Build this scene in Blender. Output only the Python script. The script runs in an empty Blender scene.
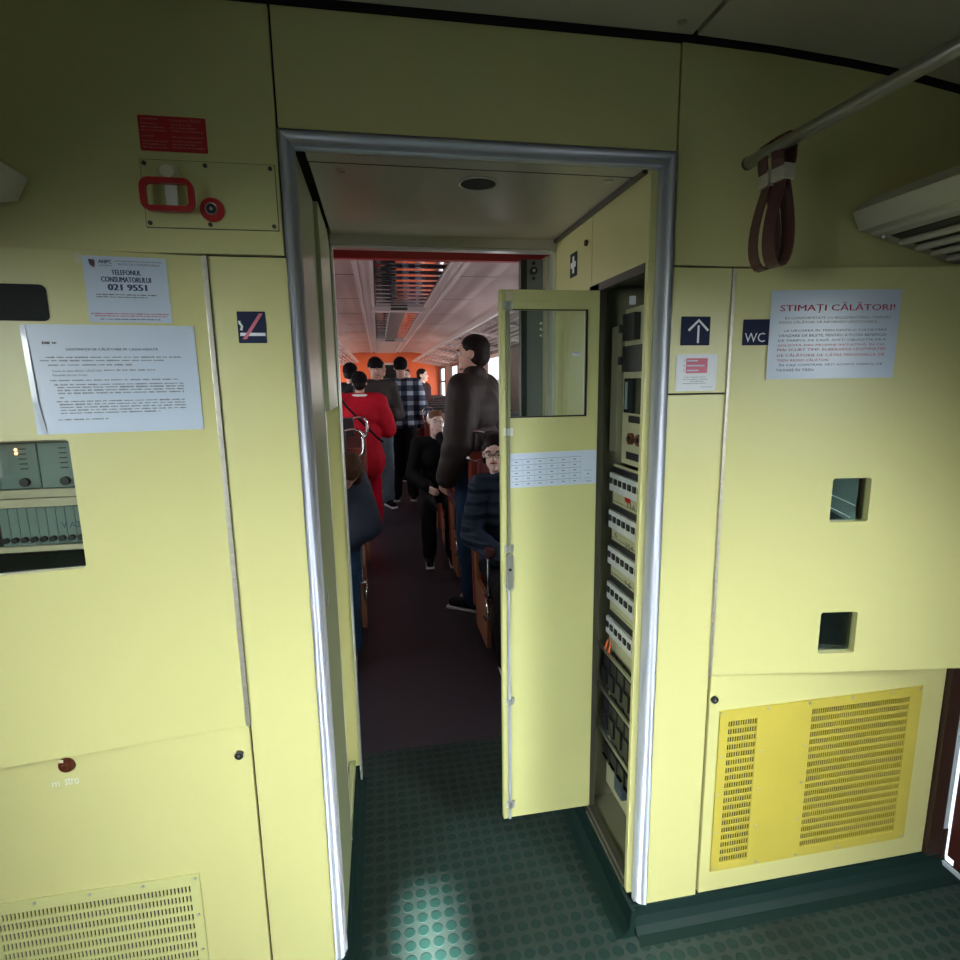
import bpy, bmesh, math, random
from mathutils import Vector, Matrix, Euler
random.seed(7)
R = math.radians
SC = bpy.context.scene
COL = SC.collection

# ------------------------------------------------------------------ camera
cam = bpy.data.cameras.new('camera'); cam_o = bpy.data.objects.new('camera', cam); COL.objects.link(cam_o)
cam.sensor_fit = 'HORIZONTAL'; cam.sensor_width = 36.0; cam.lens = 564.43 / 960 * 36.0
cam.clip_start = 0.02; cam.clip_end = 100
yaw, pitch, roll = R(9.9964), R(9.9964), R(-0.8527)
fwd = Vector((math.sin(yaw) * math.cos(pitch), math.cos(yaw) * math.cos(pitch), -math.sin(pitch)))
rt0 = Vector((math.cos(yaw), -math.sin(yaw), 0)); up0 = rt0.cross(fwd)
rt = rt0 * math.cos(roll) + up0 * math.sin(roll); up = -rt0 * math.sin(roll) + up0 * math.cos(roll)
m = Matrix((rt, up, -fwd)).transposed().to_4x4(); m.translation = Vector((0, -1.28, 1.55))
cam_o.matrix_world = m
SC.camera = cam_o

# ------------------------------------------------------------------ world, light, exposure
w = bpy.data.worlds.new('overcast_sky'); SC.world = w; w.use_nodes = True
w.node_tree.nodes['Background'].inputs[0].default_value = (0.86, 0.93, 1.0, 1)
w.node_tree.nodes['Background'].inputs[1].default_value = 1.6
SC.view_settings.view_transform = 'Standard'; SC.view_settings.look = 'None'
SC.view_settings.exposure = 0.0; SC.view_settings.gamma = 1.0; SC.view_settings.use_curve_mapping = False

def area(name, loc, rot, sx, sy, power, color=(1, 1, 1), spread=180):
    l = bpy.data.lights.new(name, 'AREA'); l.shape = 'RECTANGLE'; l.size = sx; l.size_y = sy
    l.energy = power; l.color = color; l.spread = R(spread)
    o = bpy.data.objects.new(name, l); COL.objects.link(o); o.location = loc; o.rotation_euler = rot
    return o
def area_dir(name, loc, d, sx, sy, power, color, spread):
    o = area(name, loc, (0, 0, 0), sx, sy, power, color, spread)
    o.rotation_euler = Vector(d).to_track_quat('-Z', 'Z').to_euler()
    return o
# daylight falling in through the windows of the two side doors
DAY = (0.91, 0.99, 0.98)
area_dir('daylight_right_door', (1.70, -1.50, 1.62), (-0.54, 0.74, -0.74), 0.60, 0.50, 14, DAY, 82)
area_dir('daylight_left_door', (-1.25, -1.50, 1.62), (0.64, 0.74, -0.58), 0.60, 0.50, 12.5, DAY, 84)
area('rear_fill', (0.30, -2.30, 1.20), (R(58), 0, 0), 0.66, 0.62, 7, DAY, 85)  # added fill light from behind, not a known source
# daylight in the coach, one per window
WINY = [1.9 + 2.15 * k for k in range(6)]
for k, yy in enumerate(WINY):
    pw = 8 if k < 3 else 16
    area('daylight_coach_right', (1.68, yy, 1.38), (0, R(90), 0), 0.95, 1.15, pw, (1.0, 0.95, 0.93) if k < 3 else (1.0, 0.82, 0.72))
    area('daylight_coach_left', (-1.23, yy, 1.38), (0, R(-90), 0), 0.95, 1.15, pw, (1.0, 0.93, 0.9) if k < 3 else (1.0, 0.78, 0.64))
sun = bpy.data.lights.new('sun', 'SUN'); sun.energy = 95; sun.angle = R(2.2); sun.color = (0.85, 1.0, 0.95)
sun_o = bpy.data.objects.new('sun', sun); COL.objects.link(sun_o)
sun_o.rotation_euler = (R(60.4), 0, R(0))

# ------------------------------------------------------------------ materials
def mat(name, col, rough=0.5, metal=0.0, noise=0.0, nscale=8.0, bump=0.0, bscale=60.0, emis=None, spec=0.5, coat=0.0, trans=0.0, alpha=1.0):
    m = bpy.data.materials.new(name); m.use_nodes = True
    nt = m.node_tree; b = nt.nodes['Principled BSDF']
    c = (col[0], col[1], col[2], 1)
    b.inputs['Base Color'].default_value = c
    b.inputs['Roughness'].default_value = rough; b.inputs['Metallic'].default_value = metal
    b.inputs['Specular IOR Level'].default_value = spec; b.inputs['Coat Weight'].default_value = coat
    b.inputs['Transmission Weight'].default_value = trans; b.inputs['Alpha'].default_value = alpha
    if emis:
        b.inputs['Emission Color'].default_value = (*emis[:3], 1); b.inputs['Emission Strength'].default_value = emis[3]
    if noise or bump:
        tc = nt.nodes.new('ShaderNodeTexCoord')
    if noise:
        n = nt.nodes.new('ShaderNodeTexNoise'); n.inputs['Scale'].default_value = nscale; n.inputs['Detail'].default_value = 4
        nt.links.new(tc.outputs['Object'], n.inputs['Vector'])
        mx = nt.nodes.new('ShaderNodeMix'); mx.data_type = 'RGBA'
        mx.inputs[6].default_value = tuple(max(0, v * (1 - noise)) for v in col) + (1,)
        mx.inputs[7].default_value = tuple(min(1, v * (1 + noise)) for v in col) + (1,)
        nt.links.new(n.outputs['Fac'], mx.inputs[0]); nt.links.new(mx.outputs[2], b.inputs['Base Color'])
    if bump:
        n2 = nt.nodes.new('ShaderNodeTexNoise'); n2.inputs['Scale'].default_value = bscale
        nt.links.new(tc.outputs['Object'], n2.inputs['Vector'])
        bp = nt.nodes.new('ShaderNodeBump'); bp.inputs['Strength'].default_value = bump; bp.inputs['Distance'].default_value = 0.01
        nt.links.new(n2.outputs['Fac'], bp.inputs['Height']); nt.links.new(bp.outputs['Normal'], b.inputs['Normal'])
    return m
M = {}
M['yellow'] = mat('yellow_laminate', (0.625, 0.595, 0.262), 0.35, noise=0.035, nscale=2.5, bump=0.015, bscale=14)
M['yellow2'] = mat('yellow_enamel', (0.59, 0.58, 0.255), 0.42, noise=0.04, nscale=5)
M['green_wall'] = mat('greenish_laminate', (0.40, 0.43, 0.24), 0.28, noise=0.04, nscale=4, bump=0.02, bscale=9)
M['grille'] = mat('golden_enamel', (0.55, 0.45, 0.075), 0.42, noise=0.12, nscale=7)
M['matt_cover'] = mat('matt_black_cover', (0.012, 0.014, 0.013), 0.6, spec=0.2)
M['dark'] = mat('dark_gap', (0.012, 0.012, 0.008), 0.8)
M['black'] = mat('black_plastic', (0.014, 0.014, 0.016), 0.4)
M['ceil'] = mat('vestibule_ceiling', (0.50, 0.46, 0.36), 0.5, noise=0.03, nscale=5)
M['ceil2'] = mat('lobby_ceiling', (0.50, 0.46, 0.38), 0.22, noise=0.03, nscale=5)
M['alu'] = mat('brushed_aluminium', (0.66, 0.69, 0.80), 0.40, 0.6, noise=0.06, nscale=12)
M['alu2'] = mat('bright_aluminium', (0.80, 0.80, 0.78), 0.28, 0.7)
M['chrome'] = mat('chrome', (0.86, 0.86, 0.88), 0.12, 1.0)
M['steel'] = mat('satin_steel', (0.50, 0.50, 0.47), 0.35, 0.9)
M['piano'] = mat('piano_hinge_metal', (0.62, 0.58, 0.50), 0.4, 0.7, noise=0.2, nscale=60)
M['skirt'] = mat('dark_green_skirting', (0.007, 0.022, 0.019), 0.6, spec=0.2)
M['navy'] = mat('navy_sticker', (0.010, 0.016, 0.055), 0.55, spec=0.2)
M['white'] = mat('white_ink', (0.80, 0.82, 0.86), 0.5)
M['paper'] = mat('paper', (0.56, 0.64, 0.78), 0.55, noise=0.02, nscale=10)
M['paper_gloss'] = mat('paper_in_plastic_sleeve', (0.58, 0.66, 0.80), 0.24, noise=0.02, nscale=10, bump=0.06, bscale=9, coat=0.1)
M['paper_sheen'] = mat('sleeved_sheet', (0.57, 0.65, 0.79), 0.36, noise=0.02, nscale=10, bump=0.06, bscale=9)
M['sleeve'] = mat('plastic_sleeve', (0.62, 0.68, 0.76), 0.10, coat=0.5, bump=0.1, bscale=20)
M['ink'] = mat('black_ink', (0.03, 0.035, 0.05), 0.6)
M['ink_blue'] = mat('navy_ink', (0.03, 0.05, 0.16), 0.6)
M['ink_grey'] = mat('grey_ink', (0.17, 0.19, 0.24), 0.6)
M['ink_red'] = mat('crimson_ink', (0.42, 0.04, 0.11), 0.6)
M['pink'] = mat('pink_print', (0.66, 0.16, 0.24), 0.5)
M['red'] = mat('red_enamel', (0.42, 0.012, 0.018), 0.3)
M['red_label'] = mat('red_label', (0.48, 0.018, 0.022), 0.4)
M['red_ink'] = mat('pale_red_ink', (0.62, 0.22, 0.20), 0.5)
M['brown_knob'] = mat('brown_bakelite', (0.10, 0.025, 0.012), 0.3)
M['leather'] = mat('brown_leather', (0.085, 0.028, 0.026), 0.38, bump=0.1, bscale=120)
M['fix'] = mat('cream_plastic', (0.62, 0.58, 0.47), 0.4)
M['maroon'] = mat('maroon_door_paint', (0.085, 0.020, 0.016), 0.35)
M['brownframe'] = mat('dark_brown_frame', (0.040, 0.018, 0.012), 0.4)
M['pale'] = mat('pale_rubber_strip', (0.62, 0.70, 0.78), 0.4)
M['rack'] = mat('grey_green_panel', (0.22, 0.30, 0.29), 0.3, noise=0.06, nscale=20)
M['cream'] = mat('cream_bar', (0.66, 0.60, 0.42), 0.4, noise=0.1, nscale=30)
M['equip'] = mat('cream_equipment_plate', (0.46, 0.45, 0.27), 0.4)
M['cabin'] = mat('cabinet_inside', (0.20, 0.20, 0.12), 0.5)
M['cabdark'] = mat('cabinet_frame_dark', (0.055, 0.050, 0.035), 0.4)
M['breaker'] = mat('breaker_white', (0.55, 0.57, 0.55), 0.4)
M['redpaint'] = mat('red_lintel', (0.45, 0.03, 0.04), 0.4)
M['slide'] = mat('sliding_door_grey', (0.17, 0.19, 0.18), 0.35)
M['coachceil'] = mat('coach_ceiling', (0.50, 0.36, 0.345), 0.38)
M['orange'] = mat('orange_bulkhead', (0.62, 0.12, 0.035), 0.45, noise=0.05, nscale=2)
M['rail'] = mat('ceiling_rail', (0.52, 0.42, 0.41), 0.35)
M['seatred'] = mat('maroon_seat_shell', (0.33, 0.055, 0.035), 0.38)
M['seatcloth'] = mat('maroon_seat_cloth', (0.13, 0.025, 0.025), 0.7, noise=0.15, nscale=50)
M['seatdark'] = mat('dark_headrest', (0.035, 0.028, 0.035), 0.35)
M['seatwood'] = mat('brown_seat_side', (0.34, 0.14, 0.07), 0.45)
M['armrest'] = mat('plum_armrest', (0.07, 0.022, 0.03), 0.4)
M['coachwall'] = mat('coach_wall', (0.40, 0.28, 0.24), 0.5)
M['coachfloor'] = mat('coach_floor', (0.042, 0.034, 0.044), 0.38, noise=0.25, nscale=3, bump=0.05, bscale=5)
M['skin'] = mat('skin', (0.55, 0.31, 0.24), 0.5)
M['skin_pale'] = mat('pale_skin', (0.85, 0.63, 0.56), 0.5)
M['hair'] = mat('dark_hair', (0.012, 0.008, 0.007), 0.55, bump=0.4, bscale=90)
M['hair_brown'] = mat('brown_hair', (0.07, 0.035, 0.022), 0.6, bump=0.6, bscale=70)
M['hair_fair'] = mat('light_brown_hair', (0.20, 0.10, 0.06), 0.6, bump=0.4, bscale=80)
M['hat'] = mat('black_wool_hat', (0.008, 0.007, 0.009), 0.9, bump=0.6, bscale=90)
M['coat_red'] = mat('red_coat', (0.50, 0.012, 0.028), 0.75, noise=0.12, nscale=6, bump=0.2, bscale=14)
M['red_trousers'] = mat('red_trousers', (0.60, 0.008, 0.035), 0.7, bump=0.2, bscale=14)
M['grey_jacket'] = mat('grey_jacket', (0.060, 0.052, 0.052), 0.8, bump=0.3, bscale=16)
M['black_cloth'] = mat('black_cloth', (0.010, 0.010, 0.013), 0.75, bump=0.3, bscale=14)
M['dark_jacket'] = mat('dark_jacket', (0.030, 0.016, 0.022), 0.75, bump=0.3, bscale=14)
M['jeans'] = mat('blue_jeans', (0.020, 0.050, 0.105), 0.8, noise=0.3, nscale=14, bump=0.3, bscale=16)
M['jeans_light'] = mat('light_jeans', (0.14, 0.20, 0.25), 0.8, noise=0.3, nscale=14, bump=0.3, bscale=16)
M['puffer_brown'] = None
for q in ('hair', 'hair_brown', 'hair_fair', 'hat', 'coat_red', 'red_trousers', 'grey_jacket', 'black_cloth', 'dark_jacket', 'jeans', 'jeans_light'):
    M[q].node_tree.nodes['Principled BSDF'].inputs['Specular IOR Level'].default_value = 0.12
M['lilac'] = mat('lilac_cloth', (0.42, 0.34, 0.52), 0.8)
M['sole'] = mat('white_sole', (0.75, 0.75, 0.78), 0.5)
M['eye_white'] = mat('eye_white', (0.75, 0.72, 0.70), 0.3)
M['lips'] = mat('lips', (0.42, 0.12, 0.11), 0.5)
M['glassdark'] = mat('dark_glass', (0.010, 0.014, 0.014), 0.06)
M['reflectglass'] = mat('painted_reflection_grey', (0.15, 0.19, 0.19), 0.08, noise=0.4, nscale=12)  # mottled grey painted as the reflection in the right door's upper pane

def glass_mat(name, tint=(1, 1, 1), refl=0.08, rough=0.02):
    m = bpy.data.materials.new(name); m.use_nodes = True; nt = m.node_tree
    for n in list(nt.nodes): nt.nodes.remove(n)
    o = nt.nodes.new('ShaderNodeOutputMaterial'); mx = nt.nodes.new('ShaderNodeMixShader')
    t = nt.nodes.new('ShaderNodeBsdfTransparent'); t.inputs[0].default_value = (*tint, 1)
    g = nt.nodes.new('ShaderNodeBsdfGlossy'); g.inputs['Roughness'].default_value = rough
    mx.inputs[0].default_value = refl
    nt.links.new(t.outputs[0], mx.inputs[1]); nt.links.new(g.outputs[0], mx.inputs[2]); nt.links.new(mx.outputs[0], o.inputs[0])
    return m
M['glass'] = glass_mat('window_glass', (0.93, 0.95, 0.92), 0.07)
M['glass_tint'] = glass_mat('cabinet_window_glass', (0.86, 0.92, 0.90), 0.07)

def stud_floor():
    m = bpy.data.materials.new('studded_green_rubber'); m.use_nodes = True; nt = m.node_tree; b = nt.nodes['Principled BSDF']
    tc = nt.nodes.new('ShaderNodeTexCoord')
    def vm(op, a, bb=None):
        n = nt.nodes.new('ShaderNodeVectorMath'); n.operation = op
        nt.links.new(a, n.inputs[0])
        if bb is not None: n.inputs[1].default_value = bb
        return n
    s = vm('MULTIPLY', tc.outputs['Object'], (1 / 0.040, 1 / 0.040, 0))
    f = vm('FRACTION', s.outputs[0]); c = vm('SUBTRACT', f.outputs[0], (0.5, 0.5, 0)); l = vm('LENGTH', c.outputs[0])
    mr = nt.nodes.new('ShaderNodeMapRange'); mr.interpolation_type = 'SMOOTHSTEP'
    mr.inputs[1].default_value = 0.34; mr.inputs[2].default_value = 0.43; mr.inputs[3].default_value = 1; mr.inputs[4].default_value = 0
    nt.links.new(l.outputs['Value'], mr.inputs[0])
    mx = nt.nodes.new('ShaderNodeMix'); mx.data_type = 'RGBA'
    mx.inputs[6].default_value = (0.026, 0.037, 0.033, 1); mx.inputs[7].default_value = (0.008, 0.026, 0.022, 1)
    nt.links.new(mr.outputs[0], mx.inputs[0])
    # scuffed dusty patches worn into the rubber
    n = nt.nodes.new('ShaderNodeTexNoise'); n.inputs['Scale'].default_value = 2.2; n.inputs['Detail'].default_value = 6
    nt.links.new(tc.outputs['Object'], n.inputs['Vector'])
    mr2 = nt.nodes.new('ShaderNodeMapRange'); mr2.inputs[1].default_value = .35; mr2.inputs[2].default_value = .7
    mr2.inputs[3].default_value = 0.75; mr2.inputs[4].default_value = 1.5; nt.links.new(n.outputs['Fac'], mr2.inputs[0])
    mu = nt.nodes.new('ShaderNodeVectorMath'); mu.operation = 'SCALE'
    nt.links.new(mx.outputs[2], mu.inputs[0]); nt.links.new(mr2.outputs[0], mu.inputs['Scale'])
    nt.links.new(mu.outputs[0], b.inputs['Base Color'])
    bp = nt.nodes.new('ShaderNodeBump'); bp.inputs['Strength'].default_value = 0.6; bp.inputs['Distance'].default_value = 0.002
    nt.links.new(mr.outputs[0], bp.inputs['Height']); nt.links.new(bp.outputs['Normal'], b.inputs['Normal'])
    b.inputs['Roughness'].default_value = 0.5; b.inputs['Specular IOR Level'].default_value = 0.3
    return m
M['floor'] = stud_floor()

def plaid_mat():
    m = bpy.data.materials.new('navy_white_plaid'); m.use_nodes = True; nt = m.node_tree; b = nt.nodes['Principled BSDF']
    tc = nt.nodes.new('ShaderNodeTexCoord'); sx = nt.nodes.new('ShaderNodeSeparateXYZ'); nt.links.new(tc.outputs['Object'], sx.inputs[0])
    def stripe(out, per, wd, ph=0.0):
        a = nt.nodes.new('ShaderNodeMath'); a.operation = 'MULTIPLY_ADD'; a.inputs[1].default_value = 1 / per; a.inputs[2].default_value = ph + 10; nt.links.new(out, a.inputs[0])
        f = nt.nodes.new('ShaderNodeMath'); f.operation = 'FRACT'; nt.links.new(a.outputs[0], f.inputs[0])
        g = nt.nodes.new('ShaderNodeMath'); g.operation = 'LESS_THAN'; g.inputs[1].default_value = wd; nt.links.new(f.outputs[0], g.inputs[0])
        return g
    h = stripe(sx.outputs['Z'], 0.125, 0.42); v = stripe(sx.outputs['X'], 0.15, 0.5)
    mu = nt.nodes.new('ShaderNodeMath'); mu.operation = 'MULTIPLY'; nt.links.new(h.outputs[0], mu.inputs[0]); nt.links.new(v.outputs[0], mu.inputs[1])
    ad = nt.nodes.new('ShaderNodeMath'); ad.operation = 'ADD'; nt.links.new(h.outputs[0], ad.inputs[0]); nt.links.new(v.outputs[0], ad.inputs[1])
    ml = nt.nodes.new('ShaderNodeMath'); ml.operation = 'MULTIPLY'; ml.inputs[1].default_value = 0.13; nt.links.new(ad.outputs[0], ml.inputs[0])
    mm = nt.nodes.new('ShaderNodeMath'); mm.operation = 'MULTIPLY_ADD'; mm.inputs[1].default_value = 0.6; nt.links.new(mu.outputs[0], mm.inputs[0]); nt.links.new(ml.outputs[0], mm.inputs[2])
    mx = nt.nodes.new('ShaderNodeMix'); mx.data_type = 'RGBA'; mx.inputs[6].default_value = (0.006, 0.014, 0.045, 1); mx.inputs[7].default_value = (0.55, 0.66, 0.82, 1)
    nt.links.new(mm.outputs[0], mx.inputs[0]); nt.links.new(mx.outputs[2], b.inputs['Base Color']); b.inputs['Roughness'].default_value = 0.85
    return m
M['plaid'] = plaid_mat()
def puffer(name, col, per=0.085, strength=0.8):
    m = mat(name, col, 0.62, spec=0.25, noise=0.15, nscale=12); nt = m.node_tree; b = nt.nodes['Principled BSDF']
    tc = nt.nodes.new('ShaderNodeTexCoord'); wv = nt.nodes.new('ShaderNodeTexWave'); wv.bands_direction = 'Z'; wv.wave_profile = 'SIN'
    wv.inputs['Scale'].default_value = 0.314 / per; wv.inputs['Distortion'].default_value = 0.8; wv.inputs['Detail'].default_value = 1
    nt.links.new(tc.outputs['Object'], wv.inputs['Vector'])
    bp = nt.nodes.new('ShaderNodeBump'); bp.inputs['Strength'].default_value = strength; bp.inputs['Distance'].default_value = 0.02
    nt.links.new(wv.outputs['Fac'], bp.inputs['Height']); nt.links.new(bp.outputs['Normal'], b.inputs['Normal'])
    return m
M['puffer_brown'] = puffer('brown_quilted_jacket', (0.026, 0.019, 0.017), 0.12, 0.25)
M['puffer_navy'] = puffer('navy_puffer_jacket', (0.018, 0.034, 0.065), 0.07, 1.0)
M['navy_cloth'] = mat('navy_cloth', (0.014, 0.024, 0.050), 0.7, bump=0.4, bscale=12)
def mirror_mat():
    m = mat('rippled_mirror_metal', (0.45, 0.43, 0.47), 0.05, 1.0); nt = m.node_tree; b = nt.nodes['Principled BSDF']
    tc = nt.nodes.new('ShaderNodeTexCoord'); wv = nt.nodes.new('ShaderNodeTexWave'); wv.bands_direction = 'Y'
    wv.inputs['Scale'].default_value = 1.6; wv.inputs['Distortion'].default_value = 1.2
    nt.links.new(tc.outputs['Object'], wv.inputs['Vector'])
    bp = nt.nodes.new('ShaderNodeBump'); bp.inputs['Strength'].default_value = 0.22; bp.inputs['Distance'].default_value = 0.02
    nt.links.new(wv.outputs['Fac'], bp.inputs['Height']); nt.links.new(bp.outputs['Normal'], b.inputs['Normal'])
    return m
M['mirror'] = mirror_mat()

# ------------------------------------------------------------------ helpers
def link(name, bm, material, parent=None, smooth=False, loc=None, rot=None):
    me = bpy.data.meshes.new(name)
    bmesh.ops.recalc_face_normals(bm, faces=bm.faces)
    bm.to_mesh(me); bm.free()
    if isinstance(material, str): material = M[material]
    me.materials.append(material)
    if smooth:
        for p in me.polygons: p.use_smooth = True
    o = bpy.data.objects.new(name, me); COL.objects.link(o)
    if parent is not None: o.parent = parent
    if loc is not None: o.location = loc
    if rot is not None: o.rotation_euler = rot
    return o
def box(bm, x0, x1, y0, y1, z0, z1, bev=0.0, mx=None):
    vs = [bm.verts.new((x, y, z)) for x in (x0, x1) for y in (y0, y1) for z in (z0, z1)]
    fs = [(0, 1, 3, 2), (4, 6, 7, 5), (0, 4, 5, 1), (2, 3, 7, 6), (0, 2, 6, 4), (1, 5, 7, 3)]
    faces = [bm.faces.new([vs[i] for i in f]) for f in fs]
    if bev > 0:
        es = list({e for f in faces for e in f.edges})
        r = bmesh.ops.bevel(bm, geom=es, offset=bev, segments=2, affect='EDGES', profile=0.6)
        vs = list({v for f in r['faces'] for v in f.verts} | {v for v in vs if v.is_valid})
    if mx is not None: bmesh.ops.transform(bm, matrix=mx, verts=vs)
    return vs
def B(name, material, parent, *a, **k):
    bm = bmesh.new(); box(bm, *a, **{q: v for q, v in k.items() if q in ('bev', 'mx')})
    return link(name, bm, material, parent, loc=k.get('loc'), rot=k.get('rot'))
def cyl(bm, p0, p1, r0, r1=None, seg=16):
    p0, p1 = Vector(p0), Vector(p1); d = p1 - p0; r1 = r0 if r1 is None else r1
    q = d.to_track_quat('Z', 'Y').to_matrix().to_4x4()
    mxx = Matrix.Translation((p0 + p1) / 2) @ q
    bmesh.ops.create_cone(bm, cap_ends=True, segments=seg, radius1=r0, radius2=r1, depth=d.length, matrix=mxx)
def sph(bm, c, r, seg=14, rings=9):
    r = (r, r, r) if not hasattr(r, '__len__') else r
    bmesh.ops.create_uvsphere(bm, u_segments=seg, v_segments=rings, radius=1, matrix=Matrix.Translation(c) @ Matrix.Diagonal((*r, 1)))
def curve(pts, n=6):
    P = [Vector(p) for p in pts]; P = [P[0]] + P + [P[-1]]; out = []
    for i in range(1, len(P) - 2):
        for k in range(n):
            t = k / n; a, b, c, d = P[i - 1:i + 3]
            out.append(0.5 * ((2 * b) + (c - a) * t + (2 * a - 5 * b + 4 * c - d) * t * t + (3 * b - a - 3 * c + d) * t ** 3))
    return out + [P[-1]]
def tube(bm, pts, r, seg=8, closed=False, flat=None, up=(0, 0, 1)):
    """sweep a round (or flat w x t) section along a path"""
    pts = [Vector(p) for p in pts]; n = len(pts); rings = []
    prev = None
    for i, p in enumerate(pts):
        a = pts[(i - 1) % n] if (closed or i > 0) else p; b = pts[(i + 1) % n] if (closed or i < n - 1) else p
        t = (b - a).normalized()
        if flat: s = Vector(up)
        else:
            s = t.cross(Vector(up)) if prev is None else prev - t * prev.dot(t)
            if s.length < 1e-4: s = t.orthogonal()
        s = (s - t * s.dot(t)).normalized(); prev = s; u = t.cross(s)
        if flat:
            w_, h_ = flat; ring = [p + s * x * w_ / 2 + u * y * h_ / 2 for x, y in ((-1, -1), (1, -1), (1, 1), (-1, 1))]
        else: ring = [p + (s * math.cos(6.28318 * k / seg) + u * math.sin(6.28318 * k / seg)) * (r[i] if hasattr(r, '__len__') else r) for k in range(seg)]
        rings.append([bm.verts.new(v) for v in ring])
    k = len(rings[0])
    for i in range(n if closed else n - 1):
        A, C = rings[i], rings[(i + 1) % n]
        for j in range(k): bm.faces.new((A[j], A[(j + 1) % k], C[(j + 1) % k], C[j]))
    if not closed: bm.faces.new(rings[0][::-1]); bm.faces.new(rings[-1])
def prism(bm, poly, axis, a, b):
    """extrude a 2-D polygon along axis ('x','y','z') from a to b"""
    def P(u, v, t): return {'x': (t, u, v), 'y': (u, t, v), 'z': (u, v, t)}[axis]
    A = [bm.verts.new(P(u, v, a)) for u, v in poly]; C = [bm.verts.new(P(u, v, b)) for u, v in poly]
    n = len(poly)
    bm.faces.new(A); bm.faces.new(C[::-1])
    for i in range(n): bm.faces.new((A[i], A[(i + 1) % n], C[(i + 1) % n], C[i]))
def rrect(x0, x1, z0, z1, r, seg=4):
    out = []
    for cx, cz, a0 in ((x1 - r, z1 - r, 0), (x0 + r, z1 - r, 90), (x0 + r, z0 + r, 180), (x1 - r, z0 + r, 270)):
        for k in range(seg + 1):
            a = R(a0 + 90 * k / seg); out.append((cx + r * math.cos(a), cz + r * math.sin(a)))
    return out
def plate_with_holes(bm, outer, holes, y0, y1):
    """a slab in the XZ plane, rounded rectangular holes cut right through"""
    fronts = []
    tmp = bmesh.new(); edges = []
    for lp in [outer] + holes:
        vs = [tmp.verts.new((u, 0, v)) for u, v in lp]
        edges += [tmp.edges.new((vs[i], vs[(i + 1) % len(vs)])) for i in range(len(vs))]
    bmesh.ops.triangle_fill(tmp, edges=edges, use_beauty=True)
    r = bmesh.ops.extrude_face_region(tmp, geom=list(tmp.faces))
    vv = [g for g in r['geom'] if isinstance(g, bmesh.types.BMVert)]
    bmesh.ops.translate(tmp, vec=(0, y1 - y0, 0), verts=vv)
    bmesh.ops.translate(tmp, vec=(0, y0, 0), verts=tmp.verts)
    me = bpy.data.meshes.new('t'); tmp.to_mesh(me); tmp.free(); bm.from_mesh(me); bpy.data.meshes.remove(me)
def empty(name, loc=(0, 0, 0), rot=(0, 0, 0), parent=None):
    o = bpy.data.objects.new(name, None); COL.objects.link(o); o.location = loc; o.rotation_euler = rot; o.empty_display_size = 0.05
    if parent is not None: o.parent = parent
    return o
def tag(o, label=None, cat=None, group=None, kind=None):
    if label: o['label'] = label
    if cat: o['category'] = cat
    if group: o['group'] = group
    if kind: o['kind'] = kind
    return o
def S(o): o['kind'] = 'structure'; return o
def copy_tree(o, parent=None):
    c = o.copy(); COL.objects.link(c)
    if parent is not None: c.parent = parent
    for ch in list(o.children): copy_tree(ch, c)
    return c

_fc = [None]
def text_bm(s, x0, x1, z0, z1, y=0.0, thick=0.0003, bold=0.0):
    """lettering fitted to a rectangle of the local XZ plane, facing -Y"""
    cu = bpy.data.curves.new('t', 'FONT'); cu.body = s; cu.size = 1; cu.resolution_u = 2
    o = bpy.data.objects.new('t', cu); COL.objects.link(o)
    bpy.context.view_layer.update()
    me = bpy.data.meshes.new_from_object(o.evaluated_get(bpy.context.evaluated_depsgraph_get()))
    bpy.data.objects.remove(o); bpy.data.curves.remove(cu)
    bm = bmesh.new(); bm.from_mesh(me); bpy.data.meshes.remove(me)
    if not bm.verts: return bm
    ax = min(v.co.x for v in bm.verts); bx = max(v.co.x for v in bm.verts)
    az = min(v.co.y for v in bm.verts); bz = max(v.co.y for v in bm.verts)
    for v in bm.verts:
        v.co = Vector((x0 + (v.co.x - ax) / (bx - ax) * (x1 - x0), y, z0 + (v.co.y - az) / (bz - az) * (z1 - z0)))
    return bm
def merge(bms):
    out = bmesh.new()
    for b in bms:
        me = bpy.data.meshes.new('t'); b.to_mesh(me); b.free(); out.from_mesh(me); bpy.data.meshes.remove(me)
    return out
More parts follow.
